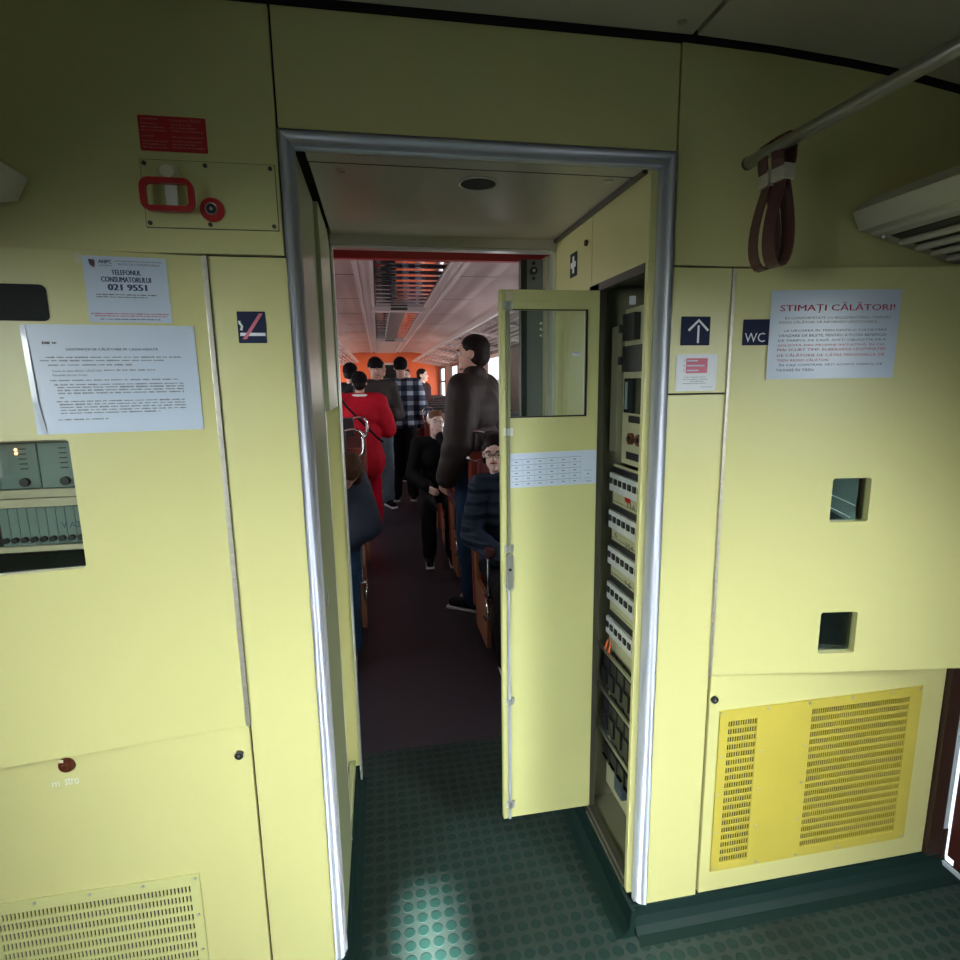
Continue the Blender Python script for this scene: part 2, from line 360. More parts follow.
class Sheet:
    """a sheet of paper / sticker w x h, centre at origin, facing -Y"""
    def __init__(s, name, w, h, material, loc, th, label, cat, group=None, thick=0.001, r=0.0, bow=0.0, tilt=0.0):
        s.w, s.h, s.bow = w, h, bow
        bm = bmesh.new()
        if r: prism(bm, rrect(-w / 2, w / 2, -h / 2, h / 2, r), 'y', -thick, 0)
        else:
            N = 12
            top = []; 
            for i in range(N + 1):
                x = -w / 2 + w * i / N; y = s.yb(x)
                top.append([bm.verts.new((x, y - thick * k, z)) for k in (1, 0) for z in (-h / 2, h / 2)])
            for i in range(N):
                a, b = top[i], top[i + 1]
                bm.faces.new((a[0], b[0], b[1], a[1])); bm.faces.new((a[2], a[3], b[3], b[2])); bm.faces.new((a[1], b[1], b[3], a[3])); bm.faces.new((a[0], a[2], b[2], b[0]))
            bm.faces.new((top[0][0], top[0][1], top[0][3], top[0][2])); bm.faces.new((top[-1][0], top[-1][2], top[-1][3], top[-1][1]))
        s.t = thick
        s.o = link(name, bm, material, None, smooth=False, loc=loc, rot=(0, tilt, th))
        tag(s.o, label, cat, group)
    def yb(s, x): return -s.bow * (1 - (2 * x / s.w) ** 2)
    def put(s, name, bm, material, label=None):
        for v in bm.verts: v.co.y += s.yb(v.co.x) - s.t - 0.0006
        o = link(name, bm, material, s.o)
        if label: o['label'] = label
        return o
    def X(s, f): return -s.w / 2 + f * s.w
    def Z(s, f): return s.h / 2 - f * s.h
    def text(s, items, material, name='lettering', bold=0.0):
        bms = []
        for t, a, b, c, d in items:
            e_ = bold * (d - c) * s.h * 3
            for q in ((-1, 0, 1) if bold else (0,)): bms.append(text_bm(t, s.X(a) + q * e_, s.X(b) + q * e_, s.Z(d), s.Z(c), y=-0.00005 * (q + 1)))
        return s.put(name, merge(bms), material)
    def dashes(s, rows, material, name='small_print', hgt=0.012, gap=0.012):
        bm = bmesh.new()
        for a, b, t in rows:
            x = a
            while x < b - 0.01:
                wd = random.uniform(0.02, 0.085); e = min(b, x + wd)
                zc = s.Z(t); hh = hgt * s.h / 2 * random.uniform(0.8, 1.15)
                # each word drawn as a run of short strokes
                xx = x
                while xx < e:
                    e2 = min(e, xx + random.uniform(0.006, 0.010)); k = random.uniform(0.65, 1.15)
                    vs = [bm.verts.new((s.X(u), 0, zc + v * hh * k)) for u, v in ((xx, -1), (e2, -1), (e2, 1), (xx, 1))]
                    bm.faces.new(vs); xx = e2 + 0.0022
                x = e + gap
        return s.put(name, bm, material)

exec_order = []
# ================================================================== STRUCTURE : vestibule
def quad_strip_profile(bm, prof, y0, y1, thick=0.02):
    """profile of (x,z) points extruded along y with thickness upwards"""
    up_ = [(x, z + thick) for x, z in prof]
    prism(bm, prof + up_[::-1], 'y', y0, y1)

PX0, PX1, PZ = 0.010, 0.145, 1.795
YB = -2.2   # rear of vestibule
CX = 0.22
# floor
S(B('floor', 'floor', None, -1.3, 1.74, YB - 0.05, 0.93, -0.03, 0.0))
# wall facing the camera: dark backing then the panels
wf = empty('wall_front'); S(wf)
PANELS = []
def panel(x0, x1, z0, z1, material='yellow', g=0.0022, y0=0.0, y1=0.014):
    PANELS.append(None); PANELS[-1] = B('wall_panel', material, wf, x0 + g, x1 - g, y0, y1, z0 + g, z1 - g, bev=0.0015)
    return PANELS[-1]
panel(-1.25, -0.175, 1.808, 2.272)
panel(-0.175, 0.6885, 2.046, 2.272)
panel(0.6885, 1.70, 1.806, 2.272)
panel(-0.330, -0.170, 0.06, 1.808)
panel(0.684, 0.846, 0.06, 1.510)
panel(0.684, 0.846, 1.510, 1.806)
# the upper right panel is cut to the curve of the ceiling
_o = PANELS[2]; _bm = bmesh.new(); prism(_bm, [(0.6907, 1.8082), (1.698, 1.8082), (1.698, 2.10), (1.55, 2.178), (1.42, 2.217), (1.25, 2.240), (1.1, 2.253), (0.9, 2.266), (0.6907, 2.272)], 'y', 0.0, 0.014)
bmesh.ops.recalc_face_normals(_bm, faces=_bm.faces); _bm.to_mesh(_o.data); _bm.free()
# lower-left access panel and lower-right access panel
panel(-1.25, -0.3305, 0.06, 0.765)
panel(0.850, 1.62, 0.069, 0.756)
panel(1.52, 1.62, 0.756, 1.806)
# dark studwork behind the seams
bm = bmesh.new()
box(bm, -1.25, -0.152, 0.0145, 0.03, 1.78, 2.30); box(bm, -0.152, 0.665, 0.0145, 0.03, 2.06, 2.30); box(bm, 0.665, 1.70, 0.0145, 0.03, 1.78, 2.30)
box(bm, -0.36, -0.165, 0.0145, 0.03, 0.03, 1.78); box(bm, 0.68, 0.865, 0.0145, 0.03, 0.03, 1.78)
box(bm, -1.25, -0.36, 0.0145, 0.03, 0.03, 0.80); box(bm, 0.865, 1.64, 0.0145, 0.03, 0.03, 0.80)
box(bm, 1.50, 1.66, 0.0145, 0.03, 0.80, 1.78)
link('wall_backing', bm, 'dark', wf)
# recesses behind the two ajar doors
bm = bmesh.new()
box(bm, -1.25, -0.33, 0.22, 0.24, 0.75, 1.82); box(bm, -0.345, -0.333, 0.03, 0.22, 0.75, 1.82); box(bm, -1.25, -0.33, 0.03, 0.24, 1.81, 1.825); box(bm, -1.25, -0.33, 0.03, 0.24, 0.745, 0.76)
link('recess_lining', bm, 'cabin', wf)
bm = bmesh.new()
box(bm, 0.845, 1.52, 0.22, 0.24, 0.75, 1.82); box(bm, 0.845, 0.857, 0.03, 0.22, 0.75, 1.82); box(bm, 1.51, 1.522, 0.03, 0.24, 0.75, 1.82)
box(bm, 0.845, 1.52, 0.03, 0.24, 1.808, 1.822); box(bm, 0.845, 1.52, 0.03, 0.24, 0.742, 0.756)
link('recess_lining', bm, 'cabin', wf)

# vestibule ceiling, flat in the middle and curving down to the sides
prof = [(-1.3, 2.10), (-1.1, 2.19), (-0.85, 2.24), (-0.5, 2.268), (-0.25, 2.275), (0.20, 2.276), (0.700, 2.276)]
prof2 = [(0.712, 2.276), (0.9, 2.270), (1.1, 2.258), (1.25, 2.245), (1.42, 2.222), (1.55, 2.185), (1.74, 2.09)]
ce = empty('ceiling'); S(ce)
bm = bmesh.new(); quad_strip_profile(bm, prof, YB, -0.022, 0.015); link('ceiling_panel', bm, 'ceil', ce, smooth=False)
bm = bmesh.new(); quad_strip_profile(bm, prof2, YB, -0.022, 0.015); link('ceiling_panel', bm, 'ceil', ce, smooth=False)
bm = bmesh.new(); box(bm, -1.3, 1.74, YB, 0.03, 2.295, 2.31)
link('ceiling_backing', bm, 'dark', ce)
for x, y in ((0.655, -0.06), (0.655, -0.5)):
    bm = bmesh.new(); cyl(bm, (x, y, 2.276), (x, y, 2.2735), 0.009, seg=12); link('screw', bm, 'steel', ce)

# side walls with their door windows open to the day, rear wall with the gangway door window
def holed_wall(name, axis, c, a0, a1, z0, z1, ha0, ha1, hz0, hz1, material, t=0.03):
    bm = bmesh.new()
    def bb(p0, p1, q0, q1):
        if axis == 'x': box(bm, c, c + t, p0, p1, q0, q1)
        else: box(bm, p0, p1, c, c + t, q0, q1)
    bb(a0, ha0, z0, z1); bb(ha1, a1, z0, z1); bb(ha0, ha1, z0, hz0); bb(ha0, ha1, hz1, z1)
    return S(link(name, bm, material))
holed_wall('wall_right', 'x', 1.72, YB, -0.02, 0.0, 2.30, -1.85, -1.15, 1.15, 1.95, 'maroon')
holed_wall('wall_left', 'x', -1.30, YB, 0.03, 0.0, 2.30, -1.85, -1.15, 1.15, 1.95, 'maroon')
holed_wall('wall_rear', 'y', YB - 0.03, -1.30, 1.75, 0.0, 2.30, 0.0, 0.62, 0.80, 1.50, 'rack')
# unseen wall added behind, its slot trims the sun to a floor patch
holed_wall('wall_sun_slot', 'y', -3.0, -1.30, 1.75, 0.0, 2.60, PX0, PX1, 0.3, PZ, 'rack')

# entrance door on the right: brown jamb, pale seal, maroon leaf, white sill line
d1 = empty('door_1'); S(d1)
B('jamb', 'brownframe', d1, 1.622, 1.672, -0.014, 0.03, 0.066, 2.15, bev=0.004)
B('seal', 'pale', d1, 1.674, 1.688, -0.013, 0.003, 0.155, 1.95)
B('door_leaf', 'maroon', d1, 1.692, 1.715, -1.12, -0.018, 0.06, 2.05, bev=0.004)
B('door_leaf', 'maroon', d1, 1.695, 1.715, -2.15, -1.88, 0.06, 2.05, bev=0.004)
B('door_leaf', 'maroon', d1, 1.695, 1.715, -1.88, -1.12, 0.06, 1.12, bev=0.004)
B('sill_edge', 'pale', d1, 1.686, 1.694, -1.6, 0.012, 0.024, 0.036)
B('jamb_foot', 'brownframe', d1, 1.673, 1.691, -0.014, 0.004, 0.05, 0.153, bev=0.002)

# green coved skirting
def coved(name, x0, x1):
    bm = bmesh.new()
    poly = [(0.012, 0.0), (0.012, 0.068), (-0.004, 0.068), (-0.008, 0.04), (-0.018, 0.018), (-0.035, 0.006), (-0.062, 0.0015), (-0.062, 0.0)]
    prism(bm, poly, 'x', x0, x1)
    return S(link(name, bm, 'skirt', smooth=False))
coved('baseboard_right', 0.650, 1.70)
coved('baseboard_left', -1.28, -0.150)
bm = bmesh.new(); prism(bm, [(0.643, 0.0), (0.643, 0.085), (0.632, 0.085), (0.628, 0.03), (0.612, 0.008), (0.590, 0.0015), (0.590, 0)], 'y', -0.03, 0.78)
link('skirting', bm, 'skirt').name = 'baseboard_passage_right'; S(bpy.data.objects['baseboard_passage_right'])
bm = bmesh.new(); prism(bm, [(-0.15, 0.0), (-0.15, 0.075), (-0.146, 0.075), (-0.142, 0.03), (-0.130, 0.008), (-0.112, 0.0015), (-0.112, 0)], 'y', -0.03, 0.78)
S(link('baseboard_passage_left', bm, 'skirt'))

# silver bullnose portal frame
pf = empty('trim_1'); S(pf)
def bullnose(cx, cy, r, sgn, n=8):
    # quarter round from the wall face to the passage side
    pts = [(cx + sgn * 0.0, cy - r - 0.005)]
    for k in range(n + 1):
        a = R(90 * k / n)
        pts.append((cx - sgn * r * math.sin(a), cy - r * math.cos(a) - 0.004 * (1 - k / n)))
    pts += [(cx, cy)]
    return pts
r_ = 0.029
zt_i = 2.050 - r_
for sgn, X in ((1, 0.688), (-1, -0.174)):
    pts = bullnose(X, r_, r_, sgn)
    bm = bmesh.new()
    # mitred top: the height of each profile point follows its distance from the outer edge
    low = [bm.verts.new((x, y, 0.062)) for x, y in pts]
    hi = [bm.verts.new((x, y, 2.050 - abs(x - X))) for x, y in pts]
    n = len(pts)
    bm.faces.new(low[::-1]); bm.faces.new(hi)
    for i in range(n): bm.faces.new((low[i], low[(i + 1) % n], hi[(i + 1) % n], hi[i]))
    link('frame_jamb', bm, 'alu', pf, smooth=False)
prh = [(d, y) for d, y in [(0.0, -0.005)] + [(r_ * math.sin(R(90 * k / 8)), r_ - r_ * math.cos(R(90 * k / 8)) - 0.004 * (1 - k / 8)) for k in range(9)] + [(0.0, r_)]]
bm = bmesh.new()
L_ = [bm.verts.new((-0.1735 + d, y, 2.050 - d)) for d, y in prh]; R_ = [bm.verts.new((0.6875 - d, y, 2.050 - d)) for d, y in prh]
n = len(prh); bm.faces.new(L_); bm.faces.new(R_[::-1])
for i in range(n): bm.faces.new((L_[i], L_[(i + 1) % n], R_[(i + 1) % n], R_[i]))
link('frame_header', bm, 'alu', pf)
for o in pf.children:
    md = o.modifiers.new('soft', 'BEVEL'); md.width = 0.001; md.segments = 1; md.limit_method = 'ANGLE'; md.angle_limit = R(50)
    for p in o.data.polygons: p.use_smooth = True

# passage ceiling : big drop panel with a round lamp hole, seam, two screws
cp = empty('ceiling_passage'); S(cp)
B('ceiling_panel', 'ceil2', cp, -0.128, 0.630, 0.105, 0.735, 2.030, 2.045, bev=0.002)
B('ceiling_panel', 'ceil2', cp, -0.128, 0.630, 0.026, 0.095, 2.026, 2.041, bev=0.001)
B('seam_shadow_gap', 'dark', cp, -0.128, 0.630, 0.0952, 0.1048, 2.0275, 2.040)
B('ceiling_backing', 'dark', cp, -0.16, 0.66, 0.02, 0.80, 2.052, 2.062)
bm = bmesh.new(); cyl(bm, (0.266, 0.195, 2.033), (0.266, 0.195, 2.0275), 0.047, seg=32); c_ = link('ceiling_spot', bm, 'dark', cp)
bm = bmesh.new(); tube(bm, [(0.266 + 0.046 * math.cos(R(a)), 0.195 + 0.046 * math.sin(R(a)), 2.028) for a in range(0, 360, 15)], 0.0025, closed=True); link('spot_ring', bm, 'steel', cp)
for x, y in ((-0.061, 0.150), (0.584, 0.139)):
    bm = bmesh.new(); cyl(bm, (x, y, 2.031), (x, y, 2.0275), 0.011, seg=14); link('screw', bm, 'steel', cp)

# passage left wall
pl = empty('wall_passage_left'); S(pl)
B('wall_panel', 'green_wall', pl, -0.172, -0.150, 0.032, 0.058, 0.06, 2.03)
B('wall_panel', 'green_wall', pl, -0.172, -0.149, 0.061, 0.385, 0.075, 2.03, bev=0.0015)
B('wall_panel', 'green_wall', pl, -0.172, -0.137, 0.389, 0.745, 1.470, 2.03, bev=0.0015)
B('edge_strip', 'alu2', pl, -0.152, -0.148, 0.3855, 0.3885, 0.075, 1.468)
B('wall_backing', 'dark', pl, -0.20, -0.1905, 0.03, 0.80, 0.0, 2.06)
B('wall_backing', 'dark', pl, -0.190, -0.173, 0.03, 0.388, 0.0, 2.06)
B('wall_backing', 'dark', pl, -0.190, -0.173, 0.388, 0.754, 1.475, 2.06)
B('recess_back', 'yellow', pl, -0.1895, -0.186, 0.39, 0.745, 0.10, 1.470)
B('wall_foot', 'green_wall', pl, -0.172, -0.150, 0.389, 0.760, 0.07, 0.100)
bm = bmesh.new(); tube(bm, [(-0.149, 0.118 + 0.010 * math.cos(R(a)), 1.02 + 0.024 * math.sin(R(a))) for a in range(0, 360, 30)], 0.003, closed=True, seg=6)
link('key_escutcheon', bm, 'steel', pl)
B('key_slot', 'black', pl, -0.1495, -0.1475, 0.112, 0.124, 1.002, 1.038)
# passage right wall around the cabinet opening
pr = empty('wall_passage_right'); S(pr)
B('wall_panel', 'yellow', pr, 0.643, 0.662, 0.032, 0.395, 1.822, 2.03, bev=0.0015)
B('wall_panel', 'yellow', pr, 0.643, 0.662, 0.399, 0.76, 1.815, 2.03, bev=0.0015)
B('wall_panel', 'yellow', pr, 0.643, 0.662, 0.410, 0.76, 0.085, 1.815, bev=0.0015)
B('wall_panel', 'yellow', pr, 0.643, 0.662, 0.032, 0.047, 0.080, 1.822, bev=0.0015)
B('cornice', 'cabdark', pr, 0.630, 0.660, 0.05, 0.76, 2.020, 2.032)
B('wall_backing', 'dark', pr, 0.663, 0.670, 0.40, 0.80, 0.0, 2.06)
bm = bmesh.new(); cyl(bm, (0.6425, 0.44, 1.955), (0.636, 0.44, 1.955), 0.009, seg=12); link('lock_hole', bm, 'black', pr)

# end doorway at the coach
d2 = empty('door_2'); S(d2)
B('door_head', 'yellow', d2, -0.18, 0.68, 0.755, 0.785, 2.000, 2.06)
B('head_cover', 'ceil2', d2, -0.134, 0.642, 0.735, 0.76, 2.000, 2.038, bev=0.002)
B('door_post', 'yellow', d2, -0.1895, -0.134, 0.755, 0.785, 0.075, 2.02)
B('door_post_foot', 'green_wall', d2, -0.172, -0.150, 0.757, 0.785, 0.0, 0.075)
B('door_trim', 'alu2', d2, -0.134, -0.127, 0.745, 0.785, 0.02, 1.998)
B('door_trim', 'alu2', d2, -0.134, 0.640, 0.745, 0.785, 1.992, 1.999)
B('door_trim', 'alu2', d2, 0.631, 0.643, 0.745, 0.785, 0.02, 1.998)
B('red_lintel', 'redpaint', d2, -0.20, 0.70, 0.90, 0.93, 1.990, 2.08)
B('side_post', 'coachwall', d2, -0.25, -0.155, 0.785, 0.93, 0.0, 2.06)
B('side_post', 'coachwall', d2, 0.72, 0.82, 0.785, 0.93, 0.0, 2.06)
B('inner_post', 'cream', d2, 0.622, 0.640, 0.80, 0.86, 0.02, 1.99)
B('inner_post', 'brownframe', d2, 0.640, 0.72, 0.80, 0.86, 0.02, 1.99)
for k in range(3):
    bm = bmesh.new(); sph(bm, (0.615, 0.838, 1.758 - 0.022 * k), 0.008); link('hinge_knuckle', bm, 'chrome', d2, smooth=True)
sd = empty('door_3'); S(sd)
B('door_leaf', 'slide', sd, 0.558, 0.622, 0.835, 0.865, 0.02, 1.985, bev=0.002)
B('edge_seal', 'black', sd, 0.536, 0.560, 0.832, 0.868, 0.02, 1.985, bev=0.003)
bm = bmesh.new(); cyl(bm, (0.584, 0.836, 1.945), (0.584, 0.826, 1.945), 0.014, seg=16); cyl(bm, (0.584, 0.836, 1.972), (0.584, 0.829, 1.972), 0.007, seg=12); cyl(bm, (0.584, 0.836, 1.918), (0.584, 0.829, 1.918), 0.006, seg=12)
link('door_lock', bm, 'black', sd)
bm = bmesh.new(); cyl(bm, (0.584, 0.827, 1.945), (0.584, 0.8245, 1.945), 0.006, seg=12); link('key_hole', bm, 'steel', sd)

# unseen slabs overhead and above the lobby, added to stop sun leaks
bm = bmesh.new(); box(bm, -1.35, 1.80, -2.25, 13.6, 2.36, 2.40); box(bm, -0.25, 0.82, 0.035, 0.925, 2.066, 2.36); box(bm, -1.35, 1.80, 0.032, 0.9, 2.30, 2.36)
S(link('sun_stop_roof', bm, 'dark'))

# ================================================================== STRUCTURE : coach
YE = 13.4; XL, XR = -1.13, 1.57
S(B('floor_coach', 'coachfloor', None, XL - 0.05, XR + 0.05, 0.93, YE, -0.03, 0.002))
bm = bmesh.new()
for s_ in (-1, 1):
    pr_ = [(CX + s_ * 0.33, 2.250), (CX + s_ * 0.62, 2.250), (CX + s_ * 0.85, 2.225), (CX + s_ * 1.05, 2.165), (CX + s_ * 1.22, 2.06), (CX + s_ * 1.345, 1.92)]
    if s_ < 0: pr_ = pr_[::-1]
    quad_strip_profile(bm, pr_, 0.93, YE, 0.015)
co = S(link('ceiling_coach', bm, 'coachceil'))
bm = bmesh.new()
for s_ in (-1, 1):
    for y in [1.6 + 1.1 * k for k in range(11)]:
        a, b = sorted((CX + s_ * 0.34, CX + s_ * 0.84)); box(bm, a, b, y, y + 0.008, 2.2485, 2.2505)
link('panel_joint', bm, 'seatdark', co)
bm = bmesh.new()
for s_ in (-1, 1):
    a, b = sorted((CX + s_ * 0.215, CX + s_ * 0.33))
    prism(bm, [(a, 2.225), (b, 2.225), (b, 2.26), (a, 2.26)], 'y', 0.93, 12.2)
    a, b = sorted((CX + s_ * 0.215, CX + s_ * 0.235)); box(bm, a, b, 0.93, 12.2, 2.205, 2.226)
    a, b = sorted((CX + s_ * 0.31, CX + s_ * 0.335)); box(bm, a, b, 0.93, 12.2, 2.212, 2.226)
link('ceiling_rail', bm, 'rail', co)
B('ceiling_middle', 'coachceil', co, CX - 0.215, CX + 0.215, 8.3, YE, 2.235, 2.25)
B('light_channel', 'rail', co, CX - 0.22, CX + 0.22, 0.93, 8.3, 2.245, 2.26)
for k, (a, b) in enumerate(((0.96, 4.02), (4.12, 8.0))):
    q = empty('ceiling_lamp', (CX, a, 2.2))
    tag(q, ('nearest long mirror-like lamp cover in the middle of the coach ceiling', 'farther mirror-like lamp cover of the coach ceiling, behind the first')[k], 'ceiling lamp', 'lamp covers along the coach ceiling')
    B('lamp_cover', 'mirror', q, -0.205, 0.205, 0.0, b - a, 0.012, 0.03)
    if k == 1:
        B('lamp_louvre', 'steel', q, -0.075, 0.075, 0.06, b - a, -0.002, 0.012)
    B('end_bracket', 'rail', q, -0.245, 0.245, b - a, b - a + 0.09, -0.03, 0.03, bev=0.006)
    B('maker_plate', 'seatdark', q, -0.075, 0.075, b - a - 0.003, b - a, -0.018, 0.006)
# coach side walls
for nm, X, t, s_ in (('wall_coach_right', XR, 0.05, 1), ('wall_coach_left', XL, 0.05, -1)):
    bm = bmesh.new(); x0, x1 = (X, X + 0.04) if s_ > 0 else (X - 0.04, X)
    box(bm, x0, x1, 0.93, YE, 0, 0.90); box(bm, x0, x1, 0.93, YE, 1.88, 2.2)
    edges = [0.93] + sum([[yy - 0.58, yy + 0.58] for yy in WINY], []) + [YE]
    for a, b in zip(edges[0::2], edges[1::2]): box(bm, x0, x1, a, b, 0.90, 1.88)
    S(link(nm, bm, 'coachwall'))
    for k, yy in enumerate(WINY):
        bm = bmesh.new()
        xx0, xx1 = (X - 0.012, X + 0.03) if s_ > 0 else (X - 0.03, X + 0.012)
        plate = [(yy - 0.60, 0.88), (yy + 0.60, 0.88), (yy + 0.60, 1.90), (yy - 0.60, 1.90)]
        for a, b, c, d in ((yy - 0.60, yy - 0.55, 0.88, 1.90), (yy + 0.55, yy + 0.60, 0.88, 1.90), (yy - 0.55, yy + 0.55, 0.88, 0.93), (yy - 0.55, yy + 0.55, 1.85, 1.90), (yy - 0.55, yy + 0.55, 1.52, 1.56)):
            box(bm, xx0, xx1, a, b, c, d)
        S(link('window_%d' % (k + 1 + (0 if s_ > 0 else 6)), bm, 'seatdark' if k > 3 else 'alu2'))
# front bulkhead of the coach either side of the doorway
bm = bmesh.new(); box(bm, XL, -0.20, 0.90, 0.93, 0, 2.25); box(bm, 0.74, XR, 0.90, 0.93, 0, 2.25); box(bm, -0.2, 0.74, 0.90, 0.93, 2.06, 2.3)
S(link('wall_coach_front', bm, 'coachwall'))
# orange end bulkhead with doorway
eb = empty('wall_coach_end'); S(eb)
bm = bmesh.new()
box(bm, XL, -0.12, YE - 0.03, YE, 0, 2.26); box(bm, 0.56, XR, YE - 0.03, YE, 0, 2.26); box(bm, -0.12, 0.56, YE - 0.03, YE, 2.0, 2.26)
link('bulkhead_panel', bm, 'orange', eb)
bm = bmesh.new(); prism(bm, [(XL, 1.95), (XL + 0.25, 2.10), (CX - 0.6, 2.19), (CX, 2.205), (CX + 0.6, 2.19), (XR - 0.25, 2.10), (XR, 1.95), (XR, 2.26), (XL, 2.26)], 'y', YE - 0.6, YE - 0.57)
link('bulkhead_valance', bm, 'orange', eb)
B('door_frame', 'rail', eb, -0.14, 0.58, YE - 0.05, YE - 0.02, 1.97, 2.02)
B('door_leaf', 'glassdark', eb, -0.12, 0.56, YE - 0.02, YE - 0.005, 0.0, 1.98)
# luggage racks: a slim shelf of bars along each side
for s_, nm in ((1, 'right'), (-1, 'left')):
    X = XR if s_ > 0 else XL
    rk = empty('luggage_rack', (X, 0.95, 1.93))
    tag(rk, 'long barred luggage rack above the windows on the %s side of the coach' % nm, 'luggage rack')
    B('front_rail', 'rail', rk, *sorted((-s_ * 0.70, -s_ * 0.665)), 0, 12.2, 0.095, 0.14, bev=0.008)
    bm = bmesh.new()
    for k in range(9):
        xx = -s_ * (0.08 + 0.07 * k); zz = 0.01 + 0.012 * k
        cyl(bm, (xx, 0.0, zz), (xx, 12.2, zz), 0.008, seg=6)
    link('shelf_bars', bm, 'alu2', rk)
    for k in range(12):
        bm = bmesh.new(); y = 0.3 + 1.05 * k
        prism(bm, [(0, -0.03), (0, 0.02), (-s_ * 0.68, 0.125), (-s_ * 0.68, 0.10)], 'y', y, y + 0.03); link('bracket', bm, 'rail', rk)

# ================================================================== OBJECTS in the vestibule
TL = R(6.6); TR = R(-8.3)
HL = Vector((-0.333, -0.0015, 0)); HR = Vector((0.846, -0.0015, 0))
def onL(u, z, out=0.0): return (HL.x + u * math.cos(TL) + out * math.sin(TL), HL.y + u * math.sin(TL) - out * math.cos(TL), z)
def onR(u, z, out=0.0): return (HR.x + u * math.cos(TR) + out * math.sin(TR), HR.y + u * math.sin(TR) - out * math.cos(TR), z)

# ajar cabinet door on the left with its windows
cdl = empty('cabinet_door', HL, (0, 0, TL)); tag(cdl, 'wide yellow cabinet door left of the portal, ajar, with two papers taped on', 'cabinet door')
bm = bmesh.new()
plate_with_holes(bm, [(-0.70, 0.764), (-0.004, 0.764), (-0.004, 1.806), (-0.70, 1.806)], [rrect(-0.60, -0.279, 1.180, 1.447, 0.008)], 0.0, 0.016)
link('door_leaf', bm, 'yellow', cdl)
B('window_pane', 'glass', cdl, -0.605, -0.275, 0.010, 0.013, 1.175, 1.452)
bm = bmesh.new(); prism(bm, rrect(-0.60, -0.281, 1.674, 1.741, 0.010), 'y', -0.0025, -0.0003); link('blank_window_cover', bm, 'matt_cover', cdl)
bm = bmesh.new(); box(bm, -0.004, 0.004, -0.004, 0.004, 0.764, 1.806)
for k in range(20): box(bm, -0.005, 0.005, -0.0055, 0.0, 0.770 + 0.052 * k, 0.770 + 0.052 * k + 0.047, bev=0.001)
link('piano_hinge', bm, 'piano', cdl)

# equipment rack seen through that window
er = empty('equipment_rack', (-0.80, 0.06, 1.18)); tag(er, 'grey-green electronic module rack with black knobs behind the left cabinet window', 'equipment rack')
def eb_(name, m_, x0, x1, y0, y1, z0, z1, **k): return B(name, m_, er, x0 + 0.80, x1 + 0.80, y0 - 0.06, y1 - 0.06, z0 - 1.18, z1 - 1.18, **k)
eb_('rack_frame', 'cream', -1.10, -0.60, 0.045, 0.055, 1.318, 1.336, bev=0.001)
eb_('rack_frame', 'cream', -1.10, -0.60, 0.045, 0.055, 1.298, 1.316, bev=0.001)
eb_('rack_frame', 'cream', -1.10, -0.60, 0.045, 0.055, 1.200, 1.212, bev=0.001)
eb_('rack_frame', 'cream', -1.10, -0.60, 0.045, 0.055, 1.436, 1.452, bev=0.001)
eb_('rack_back', 'dark', -1.10, -0.58, 0.085, 0.09, 1.10, 1.50)
eb_('cable_duct', 'glassdark', -1.10, -0.60, 0.045, 0.075, 1.15, 1.197)
for k in range(3):
    x1 = -0.638 - 0.077 * k + 0.0
    mo = eb_('rack_module', 'rack', x1 - 0.075, x1 + 0.0, 0.050, 0.07, 1.338, 1.434, bev=0.001)
    bm = bmesh.new(); cyl(bm, (x1 + 0.80 - 0.028, -0.010, 1.352 - 1.18), (x1 + 0.80 - 0.028, -0.019, 1.352 - 1.18), 0.009, seg=14); link('knob', bm, 'black', mo).matrix_parent_inverse = Matrix()
    bm = bmesh.new()
    for r2 in range(5): box(bm, x1 + 0.80 - 0.035, x1 + 0.80 - 0.020, -0.0108, -0.0100, 1.421 - 0.0105 * r2 - 1.18, 1.4235 - 0.0105 * r2 - 1.18)
    link('module_print', bm, 'ink', mo)
mo = eb_('rack_module', 'rack', -0.638, -0.60, 0.050, 0.07, 1.338, 1.434)
for k in range(9):
    x1 = -0.642 - 0.0182 * k
    mo = eb_('rack_module', 'rack', x1 - 0.0172, x1, 0.050, 0.07, 1.214, 1.296, bev=0.0008)
    bm = bmesh.new(); cyl(bm, (x1 + 0.80 - 0.009, -0.010, 1.227 - 1.18), (x1 + 0.80 - 0.009, -0.019, 1.227 - 1.18), 0.0062, seg=12); link('knob', bm, 'black', mo)
for z in (1.4215, 1.4135):
    bm = bmesh.new(); sph(bm, (-0.752 + 0.80, -0.013, z - 1.18), 0.0028, 8, 6); link('indicator_light', bm, mat('lit_orange_led', (1, .5, .2), 0.4, emis=(1.0, 0.45, 0.2, 6)), er)
bm = text_bm('V A2', 0.113, 0.150, 0.069, 0.082, y=-0.0125); link('handwriting', bm, 'ink_blue', er)

# ajar cabinet door on the right
cdr = empty('cabinet_door', HR, (0, 0, TR)); tag(cdr, 'wide yellow cabinet door right of the portal, ajar, with two small square windows', 'cabinet door')
bm = bmesh.new()
plate_with_holes(bm, [(0.003, 0.757), (0.70, 0.757), (0.70, 1.803), (0.003, 1.803)], [rrect(0.289, 0.390, 1.176, 1.291, 0.007), rrect(0.291, 0.391, 0.812, 0.929, 0.007)], 0.0, 0.022)
link('door_leaf', bm, 'yellow', cdr)
w1 = B('window_pane', 'glass_tint', cdr, 0.285, 0.394, 0.016, 0.018, 1.172, 1.295)
w2 = B('window_pane', 'glass_tint', cdr, 0.287, 0.395, 0.016, 0.018, 0.808, 0.933)
B('pane_backing', 'reflectglass', cdr, 0.280, 0.372, 0.022, 0.026, 1.168, 1.300)  # added backing, its mottled grey paints the reflection in the upper pane
B('pane_backing', 'glassdark', cdr, 0.280, 0.40, 0.026, 0.030, 0.80, 0.94)
bm = bmesh.new()
